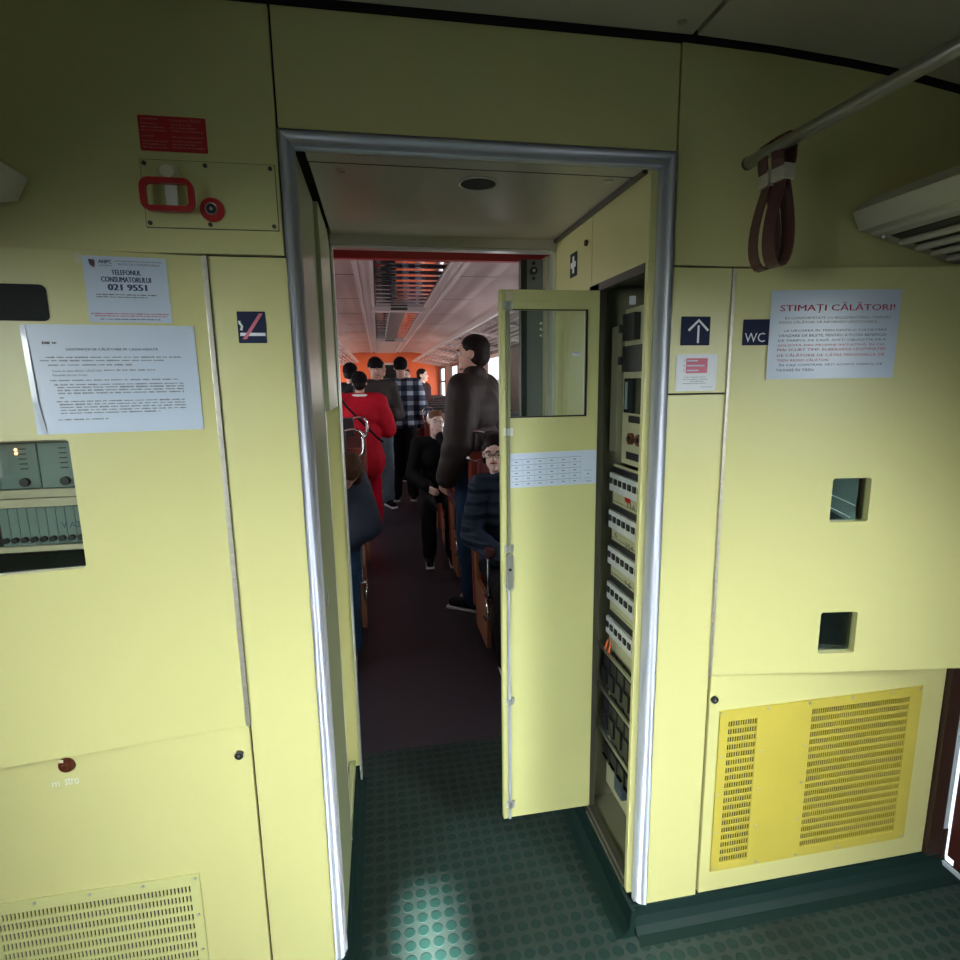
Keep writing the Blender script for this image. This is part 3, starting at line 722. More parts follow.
tube(bm, [(0.284, 0.0205, 1.252), (0.32, 0.0205, 1.236), (0.368, 0.0205, 1.214)], 0.0014, seg=5)
tube(bm, [(0.284, 0.0205, 1.218), (0.32, 0.0205, 1.202), (0.358, 0.0205, 1.182)], 0.0014, seg=5)
link('reflection_lines', bm, 'white', cdr)  # white streaks painted as part of that reflection, no instrument here
bm = bmesh.new(); prism(bm, [(0.284, 1.178), (0.284, 1.212), (0.345, 1.178)], 'y', 0.0195, 0.0215); link('reflection_mask', bm, 'skirt', cdr)  # dark triangle masking the lower corner of the painted reflection
bm = bmesh.new(); box(bm, -0.0025, 0.0035, -0.003, 0.010, 0.757, 1.803)
for k in range(20): box(bm, -0.004, 0.004, -0.005, 0.0, 0.763 + 0.052 * k, 0.763 + 0.052 * k + 0.047, bev=0.001)
link('piano_hinge', bm, 'piano', cdr)

# locks and knob on the lower panels
def lock(x, z, par):
    e = empty('panel_lock', (x, 0, z), parent=par)
    bm = bmesh.new(); cyl(bm, (0, 0, 0), (0, -0.004, 0), 0.0125, 0.010, 24); link('lock_rim', bm, 'chrome', e)
    bm = bmesh.new(); cyl(bm, (0, -0.0035, 0), (0, -0.0048, 0), 0.007, seg=16); link('lock_core', bm, 'black', e)
    bm = bmesh.new(); box(bm, -0.0022, 0.0022, -0.006, -0.0045, -0.0022, 0.0022); link('lock_pin', bm, 'steel', e)
lock(-0.360, 0.690, PANELS[6])
lock(0.866, 0.683, PANELS[7])
kn = empty('panel_knob', (-0.722, 0, 0.717), parent=PANELS[6])
bm = bmesh.new(); cyl(bm, (0, 0, 0), (0, -0.006, 0), 0.018, 0.015, 20); link('knob_base', bm, 'brown_knob', kn)
bm = bmesh.new(); cyl(bm, (0, -0.005, 0), (0, -0.012, 0), 0.008, 0.006, 16); link('knob_centre', bm, 'brown_knob', kn)
bm = bmesh.new(); box(bm, -0.012, -0.003, -0.0068, -0.005, 0.010, 0.016); link('knob_chip', bm, 'cream', kn)
st = link('stencil_lettering', merge([text_bm('m', -0.757, -0.742, 0.667, 0.678, y=-0.0009, bold=0.03), text_bm('stro', -0.731, -0.703, 0.668, 0.685, y=-0.0009, bold=0.03)]), 'white')
tag(st, 'half worn white stencil letters below the brown knob', 'lettering')

# ventilation grilles
def slots(e, x0, x1, z0, z1, cols, rows, m_, bar=0.30, rowbar=0.28, y=-0.004, t=0.0035):
    bm = bmesh.new(); pw = (x1 - x0) / cols; ph = (z1 - z0) / rows
    for r0 in range(rows + 1):
        zc = z0 + ph * r0; box(bm, x0, x1, y, y + t, zc - ph * rowbar / 2, zc + ph * rowbar / 2)
    for c0 in range(cols + 1):
        xc = x0 + pw * c0; box(bm, xc - pw * bar / 2, xc + pw * bar / 2, y + 0.0002, y + t - 0.0002, z0, z1)
    return link('slotted_field', bm, m_, e)
gr = empty('ventilation_grille', (1.20, 0, 0.40)); tag(gr, 'large golden yellow ventilation grille with two fields of slots on the lower right panel', 'ventilation grille')
def ol(x): return x - 1.20
bm = bmesh.new()
plate_with_holes(bm, [(ol(0.884), 0.140 - .40), (ol(1.537), 0.140 - .40), (ol(1.537), 0.648 - .40), (ol(0.884), 0.648 - .40)],
    [[(ol(0.910), 0.163 - .40), (ol(0.999), 0.163 - .40), (ol(0.999), 0.617 - .40), (ol(0.910), 0.617 - .40)], [(ol(1.171), 0.169 - .40), (ol(1.495), 0.169 - .40), (ol(1.495), 0.622 - .40), (ol(1.171), 0.622 - .40)]], -0.005, -0.0005)
link('plate', bm, 'grille', gr)
slots(gr, ol(0.910), ol(0.999), 0.163 - .40, 0.617 - .40, 12, 19, 'grille')
slots(gr, ol(1.171), ol(1.495), 0.169 - .40, 0.622 - .40, 46, 19, 'grille')
B('slot_backing', 'dark', gr, ol(0.90), ol(1.51), -0.0006, -0.0001, 0.15 - .4, 0.64 - .4)
for x in (0.893, 1.03, 1.16, 1.30, 1.43, 1.528):
    for z in (0.149, 0.640):
        bm = bmesh.new(); cyl(bm, (ol(x), -0.005, z - .4), (ol(x), -0.007, z - .4), 0.004, seg=10); link('screw', bm, 'steel', gr)
for z in (0.27, 0.39, 0.51):
    for x in (0.892, 1.018, 1.155):
        bm = bmesh.new(); cyl(bm, (ol(x), -0.005, z - .4), (ol(x), -0.0068, z - .4), 0.0035, seg=10); link('screw', bm, 'steel', gr)

gl = empty('ventilation_grille', (-0.70, 0, 0.26)); tag(gl, 'pale yellow ventilation grille with rows of slots at the foot of the lower left panel', 'ventilation grille')
def ol2(x): return x + 0.70
bm = bmesh.new()
gx0, gx1, gz0, gz1 = -0.93, -0.476, 0.110, 0.392
plate_with_holes(bm, [(ol2(gx0), gz0 - .26), (ol2(gx1), gz0 - .26), (ol2(gx1), gz1 - .26), (ol2(gx0), gz1 - .26)], [[(ol2(-0.912), 0.130 - .26), (ol2(-0.4965), 0.130 - .26), (ol2(-0.4965), 0.366 - .26), (ol2(-0.912), 0.366 - .26)]], -0.005, -0.0005)
link('plate', bm, 'yellow2', gl)
slots(gl, ol2(-0.912), ol2(-0.4965), 0.130 - .26, 0.366 - .26, 50, 9, 'yellow2', bar=0.5, rowbar=0.30)
B('slot_backing', 'dark', gl, ol2(-0.92), ol2(-0.485), -0.0006, -0.0001, 0.12 - .26, 0.375 - .26)
for x in (-0.83, -0.715, -0.60, -0.485):
    bm = bmesh.new(); cyl(bm, (ol2(x), -0.005, 0.382 - .26), (ol2(x), -0.007, 0.382 - .26), 0.004, seg=10); link('screw', bm, 'steel', gl)
for z in (0.28, 0.18):
    bm = bmesh.new(); cyl(bm, (ol2(-0.486), -0.005, z - .26), (ol2(-0.486), -0.007, z - .26), 0.004, seg=10); link('screw', bm, 'steel', gl)

# signs
def sign_sq(name, x, z, w_, h_, label):
    return Sheet(name, w_, h_, 'navy', (x, -0.0005, z), 0, label, 'sign', thick=0.0015, r=0.002)
s = sign_sq('no_smoking_sign', -0.2525, 1.666, 0.056, 0.064, 'small navy no-smoking sign with white cigarette and red slash, left of the portal')
bm = bmesh.new(); box(bm, -0.024, 0.026, -0.0002, 0, -0.0175, -0.0110); s.put('cigarette', bm, 'white')
bm = bmesh.new(); tube(bm, [(-0.0215, 0, -0.006), (-0.019, 0, 0.002), (-0.023, 0, 0.008), (-0.024, 0, 0.013)], 0.0026, seg=6, ); s.put('smoke', bm, 'white')
bm = bmesh.new(); prism(bm, [(-0.020, -0.024), (-0.012, -0.024), (0.024, 0.028), (0.016, 0.028)], 'y', -0.0006, -0.0003); s.put('slash', bm, 'pink')
s = sign_sq('direction_sign', 0.754, 1.659, 0.075, 0.067, 'small navy sign with a white arrow pointing up, right of the portal')
bm = bmesh.new()
prism(bm, [(0.0045, -0.028), (0.0095, -0.028), (0.0095, 0.013), (0.0045, 0.013)], 'y', -0.0003, 0)
for sg in (-1, 1): prism(bm, [(0.007, 0.028), (0.007, 0.0215), (0.007 + sg * 0.0235, -0.001), (0.007 + sg * 0.0275, 0.003)], 'y', -0.0003, 0)
s.put('arrow', bm, 'white')
s = Sheet('toilet_sign', 0.070, 0.061, 'navy', onR(0.065, 1.655, 0.0006), TR, 'small navy sign reading WC in white, left edge of the right cabinet door', 'sign', thick=0.0015, r=0.002)
s.text([('WC', 0.07, 0.78, 0.52, 0.88)], 'white')
s = Sheet('notice_sticker', 0.108, 0.088, 'white', (0.762, -0.0005, 1.561), 0, 'small white sticker with a pink printed block, under the arrow sign', 'sticker', thick=0.001, r=0.004)
bm = bmesh.new(); box(bm, -0.0285, 0.0275, -0.0003, 0, -0.001, 0.034); s.put('pink_block', bm, 'pink')
bm = bmesh.new()
for a, b, z in ((-0.026, 0.002, 0.0265), (-0.026, 0.02, 0.0150), (-0.026, 0.004, 0.0035)): box(bm, a, b, -0.0008, -0.0004, z, z + 0.0035)
for z in (0.026, 0.0145, 0.003): box(bm, -0.036, -0.0315, -0.0008, -0.0004, z, z + 0.005)
s.put('block_lines', bm, 'paper')
s.dashes([(0.20, 0.72, 0.62), (0.17, 0.78, 0.68), (0.35, 0.68, 0.735), (0.17, 0.74, 0.79), (0.62, 0.92, 0.89)], 'ink_grey', hgt=0.018)

s = Sheet('emergency_label', 0.122, 0.063, 'red_label', (-0.3685, -0.0005, 2.0285), 0, 'red instruction label with two columns of pale lettering above the emergency brake', 'label', thick=0.001, r=0.003)
s.text([('Emergency Brake', 0.47, 0.93, 0.06, 0.17)], 'red_ink')
s.dashes([(0.04, 0.30, 0.10), (0.04, 0.27, 0.23), (0.04, 0.38, 0.33), (0.04, 0.40, 0.42), (0.04, 0.21, 0.58), (0.04, 0.42, 0.72), (0.04, 0.38, 0.81), (0.04, 0.42, 0.90),
          (0.48, 0.80, 0.23), (0.48, 0.86, 0.32), (0.48, 0.96, 0.41), (0.48, 0.96, 0.58), (0.48, 0.93, 0.70), (0.48, 0.85, 0.79), (0.48, 0.96, 0.88)], 'red_ink', hgt=0.035)

# emergency brake
br = empty('emergency_brake', (-0.309, 0, 1.918)); tag(br, 'emergency brake with red pull frame and round red lock on a yellow plate', 'emergency brake')
bm = bmesh.new(); prism(bm, rrect(-0.124, 0.124, -0.060, 0.063, 0.002), 'y', -0.0028, -0.0002); link('plate', bm, 'yellow2', br)
bm = bmesh.new(); prism(bm, rrect(-0.1255, 0.1255, -0.0615, 0.0645, 0.002), 'y', -0.0006, -0.0001); link('plate_dark_rim', bm, 'cabdark', br)  # dark rim slightly wider than the plate
for x in (-0.117, -0.006, 0.116):
    for z in (-0.053, 0.056):
        bm = bmesh.new(); cyl(bm, (x, -0.0028, z), (x, -0.005, z), 0.0042, seg=12); link('screw', bm, 'cabdark', br)
bm = bmesh.new()
loop = rrect(-0.115, -0.029, -0.033, 0.017, 0.012, 4)
tube(bm, [(x, -0.030, z) for x, z in loop], 0.0, closed=True, flat=(0.012, 0.010), up=(0, 1, 0))
link('pull_frame', bm, 'red', br)
bm = bmesh.new(); box(bm, -0.078, -0.056, -0.024, -0.018, -0.030, 0.030, bev=0.002); link('lever_strap', bm, 'alu2', br)
bm = bmesh.new(); cyl(bm, (-0.068, -0.0028, 0.036), (-0.068, -0.034, 0.034), 0.014, 0.012, 16); box(bm, -0.086, -0.056, -0.022, -0.008, 0.034, 0.050, bev=0.004); link('pivot', bm, 'cream', br)
bm = bmesh.new(); cyl(bm, (0.0, -0.0028, -0.025), (0.0, -0.010, -0.025), 0.0235, 0.021, 32); link('lock_collar', bm, 'red', br)
bm = bmesh.new(); tube(bm, [(0.0105 * math.cos(R(a)), -0.011, -0.025 + 0.0105 * math.sin(R(a))) for a in range(0, 360, 20)], 0.0016, seg=6, closed=True); link('lock_ring', bm, 'chrome', br)
bm = bmesh.new(); cyl(bm, (0.0, -0.009, -0.025), (0.0, -0.0115, -0.025), 0.0098, seg=18); link('lock_core', bm, 'black', br)
bm = bmesh.new(); cyl(bm, (0.0, -0.011, -0.025), (0.0, -0.013, -0.025), 0.003, seg=10); link('key_pin', bm, 'steel', br)

# notices
s = Sheet('consumer_notice', 0.145, 0.124, 'paper', onL(-0.1425, 1.735, 0.0006), TL, 'white notice with big phone number 021 9551, above the larger sheet on the left door', 'notice', bow=0.001)
s.text([('ANPC', 0.19, 0.345, 0.055, 0.11), ('TELEFONUL', 0.33, 0.68, 0.20, 0.275), ('CONSUMATORULUI', 0.20, 0.79, 0.305, 0.385)], 'ink_blue', bold=0.018)
s.text([('021 9551', 0.27, 0.73, 0.415, 0.51)], 'ink_blue', bold=0.03, name='phone_number')
s.text([('AUTORITATEA NAȚIONALĂ PENTRU', 0.385, 0.955, 0.05, 0.088), ('PROTECȚIA CONSUMATORILOR', 0.42, 0.92, 0.10, 0.138), ('ROMÂNIA', 0.20, 0.345, 0.125, 0.15)], 'ink_blue')
s.dashes([(0.12, 0.84, 0.575), (0.12, 0.73, 0.612)], 'ink', hgt=0.016)
s.dashes([(0.03, 0.97, 0.865), (0.07, 0.95, 0.90)], 'ink_red', hgt=0.016)
s.dashes([(0.13, 0.86, 0.95)], 'ink_blue', hgt=0.016)
bm = bmesh.new(); prism(bm, [(s.X(.075), s.Z(.05)), (s.X(.145), s.Z(.06)), (s.X(.145), s.Z(.13)), (s.X(.13), s.Z(.175)), (s.X(.085), s.Z(.13))], 'y', -0.0003, 0); s.put('emblem', bm, 'brown_knob')
bm = bmesh.new(); box(bm, s.X(.09), s.X(.115), -0.0008, -0.0004, s.Z(.12), s.Z(.08)); s.put('emblem_mark', bm, 'ink_blue')

s = Sheet('ticket_notice', 0.297, 0.210, 'paper_sheen', onL(-0.180, 1.563, 0.0012), TL, 'large white sheet of small black print in a clear sleeve on the left door', 'notice', bow=0.002)
s.text([('LEGITIMAȚII DE CĂLĂTORIE PE CALEA FERATĂ', 0.23, 0.765, 0.205, 0.240)], 'ink_blue', bold=0.012)
s.text([('Casele de bilete REGIO CĂLĂTORI', 0.135, 0.415, 0.402, 0.428), ('Personalul de tren, în tren', 0.135, 0.33, 0.445, 0.470)], 'ink')
s.dashes([(0.10, 0.18, 0.165)], 'ink', hgt=0.022)
rows = [(0.11, 0.90, 0.295), (0.075, 0.80, 0.325), (0.115, 0.60, 0.365), (0.43, 0.74, 0.415), (0.115, 0.87, 0.505)]
for k, t in enumerate((0.545, 0.570, 0.597, 0.624, 0.650)): rows.append((0.15 if k else 0.135, 0.90 if k < 4 else 0.18, t))
rows[-1] = (0.155, 0.18, 0.665)
for k, t in enumerate((0.700, 0.727, 0.754, 0.781, 0.808)): rows.append((0.15 if k else 0.135, 0.90 if k < 4 else 0.74, t))
rows += [(0.13, 0.42, 0.868)]
s.dashes(rows, 'ink_grey', hgt=0.0125)
# clear sleeve edge along the left with a fold
bm = bmesh.new(); tube(bm, [(s.X(0.005), -0.0015, s.Z(0.01)), (s.X(0.012), -0.004, s.Z(0.3)), (s.X(0.02), -0.005, s.Z(0.7)), (s.X(0.045), -0.0015, s.Z(0.99))], 0, flat=(0.0012, 0.009), up=(0, 1, 0)); link('sleeve_edge', bm, 'sleeve', s.o)
bm = bmesh.new(); box(bm, -0.006, 0.006, -0.0008, 0, -0.010, 0.010, bev=0.0002)
o = link('tape_piece', bm, 'cream', None, loc=onL(-0.222, 1.792, 0.0006), rot=(0, 0, TL)); tag(o, 'tiny scrap of yellowed tape at the top left corner of the phone notice', 'tape')

s = Sheet('passenger_notice', 0.318, 0.209, 'paper_gloss', onR(0.252, 1.647, 0.004), TR, 'white sheet headed STIMAȚI CĂLĂTORI! in red on the right cabinet door', 'notice', bow=0.003)
s.text([('STIMAȚI CĂLĂTORI!', 0.07, 0.955, 0.14, 0.255)], 'ink_red', name='heading', bold=0.005)
s.text([('ÎN CONFORMITATE CU REGLEMENTĂRILE TARIFARE', 0.11, 0.93, 0.285, 0.325), ('REGIO CĂLĂTORI, VĂ INFORMĂM URMĂTOARELE:', 0.07, 0.83, 0.335, 0.375)], 'ink_grey', name='intro')
s.text([('LA URCAREA ÎN TREN DINTR-O STAȚIE FĂRĂ', 0.11, 0.91, 0.430, 0.470), ('VÂNZARE DE BILETE, PENTRU A PUTEA BENEFICIA', 0.07, 0.91, 0.485, 0.525), ('DE TARIFUL DE CASĂ, AVEȚI OBLIGAȚIA DE A', 0.07, 0.91, 0.540, 0.580),
        ], 'ink_blue', name='body_text')
s.text([('ÎN CAZ CONTRAR, VEȚI ACHITA TARIFUL DE', 0.09, 0.90, 0.820, 0.860), ('TAXARE ÎN TREN', 0.07, 0.36, 0.875, 0.912)], 'ink_blue', name='closing_text')
s.text([('SOLICITA DIN PROPRIE INIȚIATIVĂ, ÎN CEL', 0.07, 0.91, 0.595, 0.635), ('MAI SCURT TIMP, ELIBERAREA LEGITIMAȚIEI', 0.07, 0.91, 0.650, 0.690), ('DE CĂLĂTORIE DE CĂTRE PERSONALUL DE', 0.07, 0.91, 0.705, 0.745), ('TREN REGIO CĂLĂTORI', 0.07, 0.47, 0.762, 0.800)], 'ink_red', name='red_text')

# first-aid sign on the passage right wall
fa = S  # noqa
o = empty('first_aid_sign', (0.6425, 0.556, 1.914)); tag(o, 'tiny dark sign with a white cross on the passage wall above the open door', 'sign')
B('sign_plate', 'skirt', o, -0.0015, 0, -0.032, 0.032, -0.037, 0.037)
bm = bmesh.new(); box(bm, -0.0022, -0.0015, -0.0085, 0.0085, -0.026, 0.026); box(bm, -0.0024, -0.0016, -0.024, 0.024, -0.0085, 0.0085); link('cross', bm, 'white', o)

# overhead hand rail with straps
hr = empty('overhead_handrail', (0.823, -0.06, 2.008)); tag(hr, 'steel overhead grab rail running from the wall towards the viewer, upper right', 'handrail')
bm = bmesh.new(); cyl(bm, (-0.020, -0.035, -0.008), (-0.0, -1.6, -0.030), 0.0125, seg=20); link('rail_tube', bm, 'steel', hr, smooth=True)
bm = bmesh.new(); cyl(bm, (-0.020, -0.030, -0.008), (-0.020, -0.036, -0.008), 0.0135, seg=20); link('end_cap', bm, 'cabdark', hr)
bm = bmesh.new(); cyl(bm, (0, -1.2, 0.0), (0, -1.2, 0.265), 0.010, seg=14); link('hanger', bm, 'steel', hr)
bm = bmesh.new(); cyl(bm, (-0.005, -1.58, 0.0), (-0.005, -1.58, 0.265), 0.010, seg=14); link('hanger', bm, 'steel', hr)
def strap(yc, label, swing, wd=0.030, ln=0.232, xs=0.814):
    e = empty('hand_strap', (xs, yc, 2.003), (0, 0, R(swing))); tag(e, label, 'hand strap', 'leather straps on the overhead rail')
    # wrap round the rail, then a long drop-shaped loop; strap width runs along local Y
    pts = []
    for k in range(9):
        a = R(-20 + 220 * k / 8); pts.append((0.0165 * math.cos(a), 0, 0.0165 * math.sin(a)))
    left = [(-0.015, 0, -0.03), (-0.009, 0, -0.055)]
    lp = []
    for k in range(0, 25):
        t = k / 24; a = 2 * math.pi * t
        x = -0.034 * math.sin(a) * (math.sin(a / 2) ** 1.2 if True else 1); z = -0.058 - (ln - 0.058) * (1 - math.cos(a)) / 2
        lp.append((x, 0, z))
    path = pts + left + lp[1:-1] + [(0.009, 0, -0.055), (0.015, 0, -0.03)]
    bm = bmesh.new(); tube(bm, path, 0, closed=True, flat=(wd, 0.004), up=(0, 1, 0)); link('strap_loop', bm, 'leather', e, smooth=False)
    bm = bmesh.new(); box(bm, -0.0135, 0.0135, -wd / 2 - 0.002, wd / 2 + 0.002, -0.070, -0.040, bev=0.002); link('buckle', bm, 'piano', e)
strap(-0.150, 'brown leather hand strap nearest the wall on the overhead rail', -4)
strap(-0.192, 'brown leather hand strap next to the first, farther from the wall', 8)

# louvred fixtures in the upper corners
def louvre(x0, z0, s_, label):
    e = empty('louvred_housing', (x0, -0.006, z0)); tag(e, label, 'light housing', 'louvred housings along the upper corners')
    ln = -1.9
    # body cross-section in (x,z): lip, face stepping down and outwards
    P_ = [(0, 0), (0.024, -0.042), (0.052, -0.045), (0.060, -0.052), (0.31, -0.112), (0.36, -0.108), (0.40, 0.02), (0.30, 0.09), (0.05, 0.035)]
    P_ = [(s_ * a, b) for a, b in P_]
    if s_ < 0: P_ = P_[::-1]
    bm = bmesh.new(); prism(bm, P_, 'y', ln, 0.0); link('housing', bm, 'fix', e)
    bm = bmesh.new()
    for k in range(5):
        xc = 0.095 + 0.047 * k; zc = -0.052 - 0.060 * (xc - 0.06) / 0.25
        pth = [(s_ * xc, -0.035, zc - 0.001), (s_ * xc, ln + 0.02, zc - 0.001)]
        tube(bm, pth, 0, flat=(0.028, 0.003), up=(s_ * 0.97, 0, -0.24))
    link('louvre_slots', bm, 'cabdark', e)
    bm = bmesh.new()
    for k in range(5):
        xc = 0.112 + 0.047 * k; zc = -0.052 - 0.060 * (xc - 0.06) / 0.25
        tube(bm, [(s_ * xc, -0.035, zc - 0.010), (s_ * xc, ln + 0.02, zc - 0.010)], 0.008, seg=8)
    link('louvre_blades', bm, 'fix', e)
    bm = bmesh.new(); sph(bm, (s_ * 0.073, -0.022, -0.058), 0.007, 10, 6); link('screw', bm, 'steel', e)
louvre(1.148, 1.937, 1, 'cream louvred plastic housing running forward at the upper right corner')
louvre(-0.628, 1.937, -1, 'cream plastic housing end at the upper left edge, beside the brake')

# ------------------------------------------------------------------ electrical cabinet in the passage
ec = empty('electrical_cabinet', (0.643, 0.20, 0.10)); tag(ec, 'electrical cabinet of breakers in the right passage wall, its windowed door swung open', 'electrical cabinet')
def E_(name, m_, x0, x1, y0, y1, z0, z1, parent=None, **k):
    if parent is None and x0 > 0.68: y0 -= 0.016; y1 -= 0.016
    return B(name, m_, parent or ec, x0 - 0.643, x1 - 0.643, y0 - 0.20, y1 - 0.20, z0 - 0.10, z1 - 0.10, **k)
# interior box
bm = bmesh.new()
for a in ((0.84, 0.85, 0.03, 0.40, 0.09, 1.86), (0.664, 0.85, 0.398, 0.408, 0.09, 1.86), (0.664, 0.85, 0.035, 0.045, 0.09, 1.86), (0.66, 0.85, 0.035, 0.40, 1.825, 1.84), (0.66, 0.85, 0.035, 0.40, 0.085, 0.10)):
    box(bm, a[0] - 0.643, a[1] - 0.643, a[2] - 0.20, a[3] - 0.20, a[4] - 0.10, a[5] - 0.10)
link('interior_box', bm, 'cabin', ec)
# door opening frame
for a in ((0.642, 0.664, 0.335, 0.410, 0.10, 1.822), (0.642, 0.664, 0.047, 0.40, 1.800, 1.822), (0.642, 0.664, 0.047, 0.40, 0.086, 0.118)):
    E_('opening_frame', 'cabdark', *a)
E_('frame_bead', 'steel', 0.640, 0.643, 0.350, 0.356, 0.12, 1.80)
E_('frame_bead', 'steel', 0.6385, 0.643, 0.047, 0.345, 0.084, 0.090)
E_('frame_bead', 'steel', 0.6385, 0.643, 0.047, 0.345, 0.114, 0.119)
# component plates
pt = E_('equipment_plate', 'equip', 0.715, 0.72, 0.05, 0.327, 1.300, 1.745, bev=0.001)
for (y0, y1, z0, z1, nm, m_, out) in ((0.225, 0.300, 1.655, 1.728, 'relay_switch', 'black', 0.020), (0.175, 0.300, 1.568, 1.640, 'relay_switch', 'black', 0.018), (0.185, 0.296, 1.452, 1.550, 'meter', 'glassdark', 0.012), (0.185, 0.282, 1.424, 1.444, 'name_strip', 'black', 0.002), (0.190, 0.292, 1.316, 1.338, 'name_strip', 'black', 0.002)):
    E_(nm, m_, 0.715 - out, 0.715, y0, y1, z0, z1, bev=0.001)
E_('meter_scale', 'rack', 0.7025, 0.7032, 0.270, 0.288, 1.462, 1.540)
for z in (1.69, 1.60): E_('toggle', 'black', 0.690, 0.712, 0.300, 0.318, z - 0.012, z + 0.012, bev=0.003)
for y in (0.258, 0.205):
    bm = bmesh.new(); cyl(bm, (0.715 - 0.643, y - .216, 1.378 - .1), (0.706 - 0.643, y - .216, 1.378 - .1), 0.017, seg=18); link('rotary_dial', bm, 'brown_knob', ec)
    bm = bmesh.new(); cyl(bm, (0.707 - 0.643, y - .216, 1.378 - .1), (0.700 - 0.643, y - .216, 1.378 - .1), 0.007, seg=12); link('dial_knob', bm, 'black', ec)
E_('cable_duct_cover', 'cabin', 0.70, 0.72, 0.335, 0.385, 1.33, 1.70, bev=0.002)
E_('lamp_bulb_holder', 'white', 0.700, 0.716, 0.262, 0.272, 1.752, 1.775, bev=0.002)
# breaker rows
for k in range(5):
    zt = 1.285 - 0.118 * k
    row = E_('breaker_row', 'equip', 0.716, 0.722, 0.05, 0.383, zt - 0.112, zt + 0.004)
    E_('din_slot', 'black', 0.710, 0.7155, 0.05, 0.378, zt - 0.022, zt - 0.004)
    nb = 10
    for j in range(nb):
        y1 = 0.376 - 0.0325 * j
        E_('breaker', 'breaker', 0.700, 0.7155, y1 - 0.031, y1, zt - 0.078, zt - 0.022, bev=0.001)
        E_('breaker_toggle', 'black', 0.695, 0.700, y1 - 0.026, y1 - 0.007, zt - 0.055, zt - 0.036, bev=0.002)
E_('warning_tag', 'red', 0.7135, 0.7155, 0.255, 0.290, 1.187, 1.212)
# scrawled circuit numbers
for z, t in ((1.178, '33A'), (1.055, '25A'), (0.94, '16'), (1.067, '6')):
    bm = text_bm(t, -0.010 * len(t), 0.010 * len(t), -0.008, 0.008)
    bmesh.ops.transform(bm, matrix=Matrix.Rotation(R(-90), 4, 'Z'), verts=bm.verts)
    link('circuit_number', bm, 'ink', ec, loc=(0.7150 - 0.643, (0.25 if t != '6' else 0.35) - .216, z - .1))
# contactor shelves
for k, (z0, z1) in enumerate(((0.555, 0.665), (0.40, 0.52), (0.30, 0.36))):
    for j in range(5):
        y1 = 0.365 - 0.055 * j - 0.01 * k
        E_('contactor', 'black', 0.690, 0.722, y1 - 0.045, y1, z0, z1, bev=0.004)
        E_('contactor_terminal', 'black', 0.682, 0.692, y1 - 0.040, y1 - 0.005, z0 + 0.02, z1 - 0.04, bev=0.002)
for z in (0.535, 0.385, 0.68):
    bm = bmesh.new(); cyl(bm, (0.690 - .643, 0.392 - .2, z - .1), (0.690 - .643, 0.05 - .2, z - .1), 0.006, seg=8); link('mounting_rail', bm, 'steel', ec)
E_('back_plate', 'equip', 0.722, 0.726, 0.05, 0.39, 0.17, 0.70)
E_('cable_loom', mat('blue_grey_cable', (0.04, 0.06, 0.09), 0.5), 0.690, 0.715, 0.20, 0.26, 0.245, 0.31, bev=0.008)
bm = bmesh.new()
for y in (0.31, 0.335): tube(bm, [(0.70 - .643, y - .2, 0.665 - .1), (0.685 - .643, y - .2 - .01, 0.69 - .1), (0.70 - .643, y - .2, 0.72 - .1)], 0.003, seg=6)
link('orange_wire', bm, 'orange', ec)
# the swung-out door : local leaf in plane y 0.325..0.343
dy0, dy1 = 0.328, 0.346
dl = empty('cabinet_door_leaf', (0.0, 0.0, 0.0), parent=ec)
bm = bmesh.new()
plate_with_holes(bm, [(0.346 - .643, 0.124 - .1), (0.643 - .643, 0.124 - .1), (0.643 - .643, 1.800 - .1), (0.346 - .643, 1.800 - .1)], [rrect(0.376 - .643, 0.603 - .643, 1.444 - .1, 1.745 - .1, 0.003)], dy0 - .2, dy1 - .2)
o = link('door_panel', bm, 'yellow2', ec)
bpy.data.objects.remove(dl)
dpn = o
def D_(name, m_, x0, x1, y0, y1, z0, z1, **k): return E_(name, m_, x0, x1, y0, y1, z0, z1, parent=dpn, **k)
D_('edge_return', 'yellow2', 0.346, 0.362, dy0 - 0.004, dy0, 0.124, 1.80, bev=0.001)
D_('glazing_bead', 'yellow2', 0.372, 0.612, dy0 - 0.004, dy0, 1.747, 1.768, bev=0.001)
D_('glazing_bead', 'yellow2', 0.372, 0.612, dy0 - 0.004, dy0, 1.420, 1.441, bev=0.001)
D_('window_rubber', 'black', 0.601, 0.607, dy0 - 0.003, dy0 + 0.004, 1.442, 1.748)
D_('window_rubber', 'black', 0.374, 0.607, dy0 - 0.0025, dy0 + 0.002, 1.440, 1.445)
D_('window_rubber', 'black', 0.374, 0.607, dy0 - 0.0025, dy0 + 0.002, 1.744, 1.748)
D_('window_pane', 'glass_tint', 0.370, 0.610, dy1 - 0.006, dy1 - 0.003, 1.438, 1.750)
D_('latch_rod', 'cabin', 0.3645, 0.3725, dy0 - 0.010, dy0 - 0.006, 1.03, 1.765, bev=0.001)
D_('latch_rod', 'alu', 0.362, 0.370, dy0 - 0.010, dy0 - 0.006, 0.126, 0.925, bev=0.001)
D_('latch_body', 'steel', 0.3585, 0.380, dy0 - 0.014, dy0, 0.925, 1.030, bev=0.002)
bm = bmesh.new(); cyl(bm, (0.3695 - .643, dy0 - 0.014 - .2, 0.985 - .1), (0.3695 - .643, dy0 - 0.0165 - .2, 0.985 - .1), 0.0045, seg=14); link('key_hole', bm, 'black', dpn)
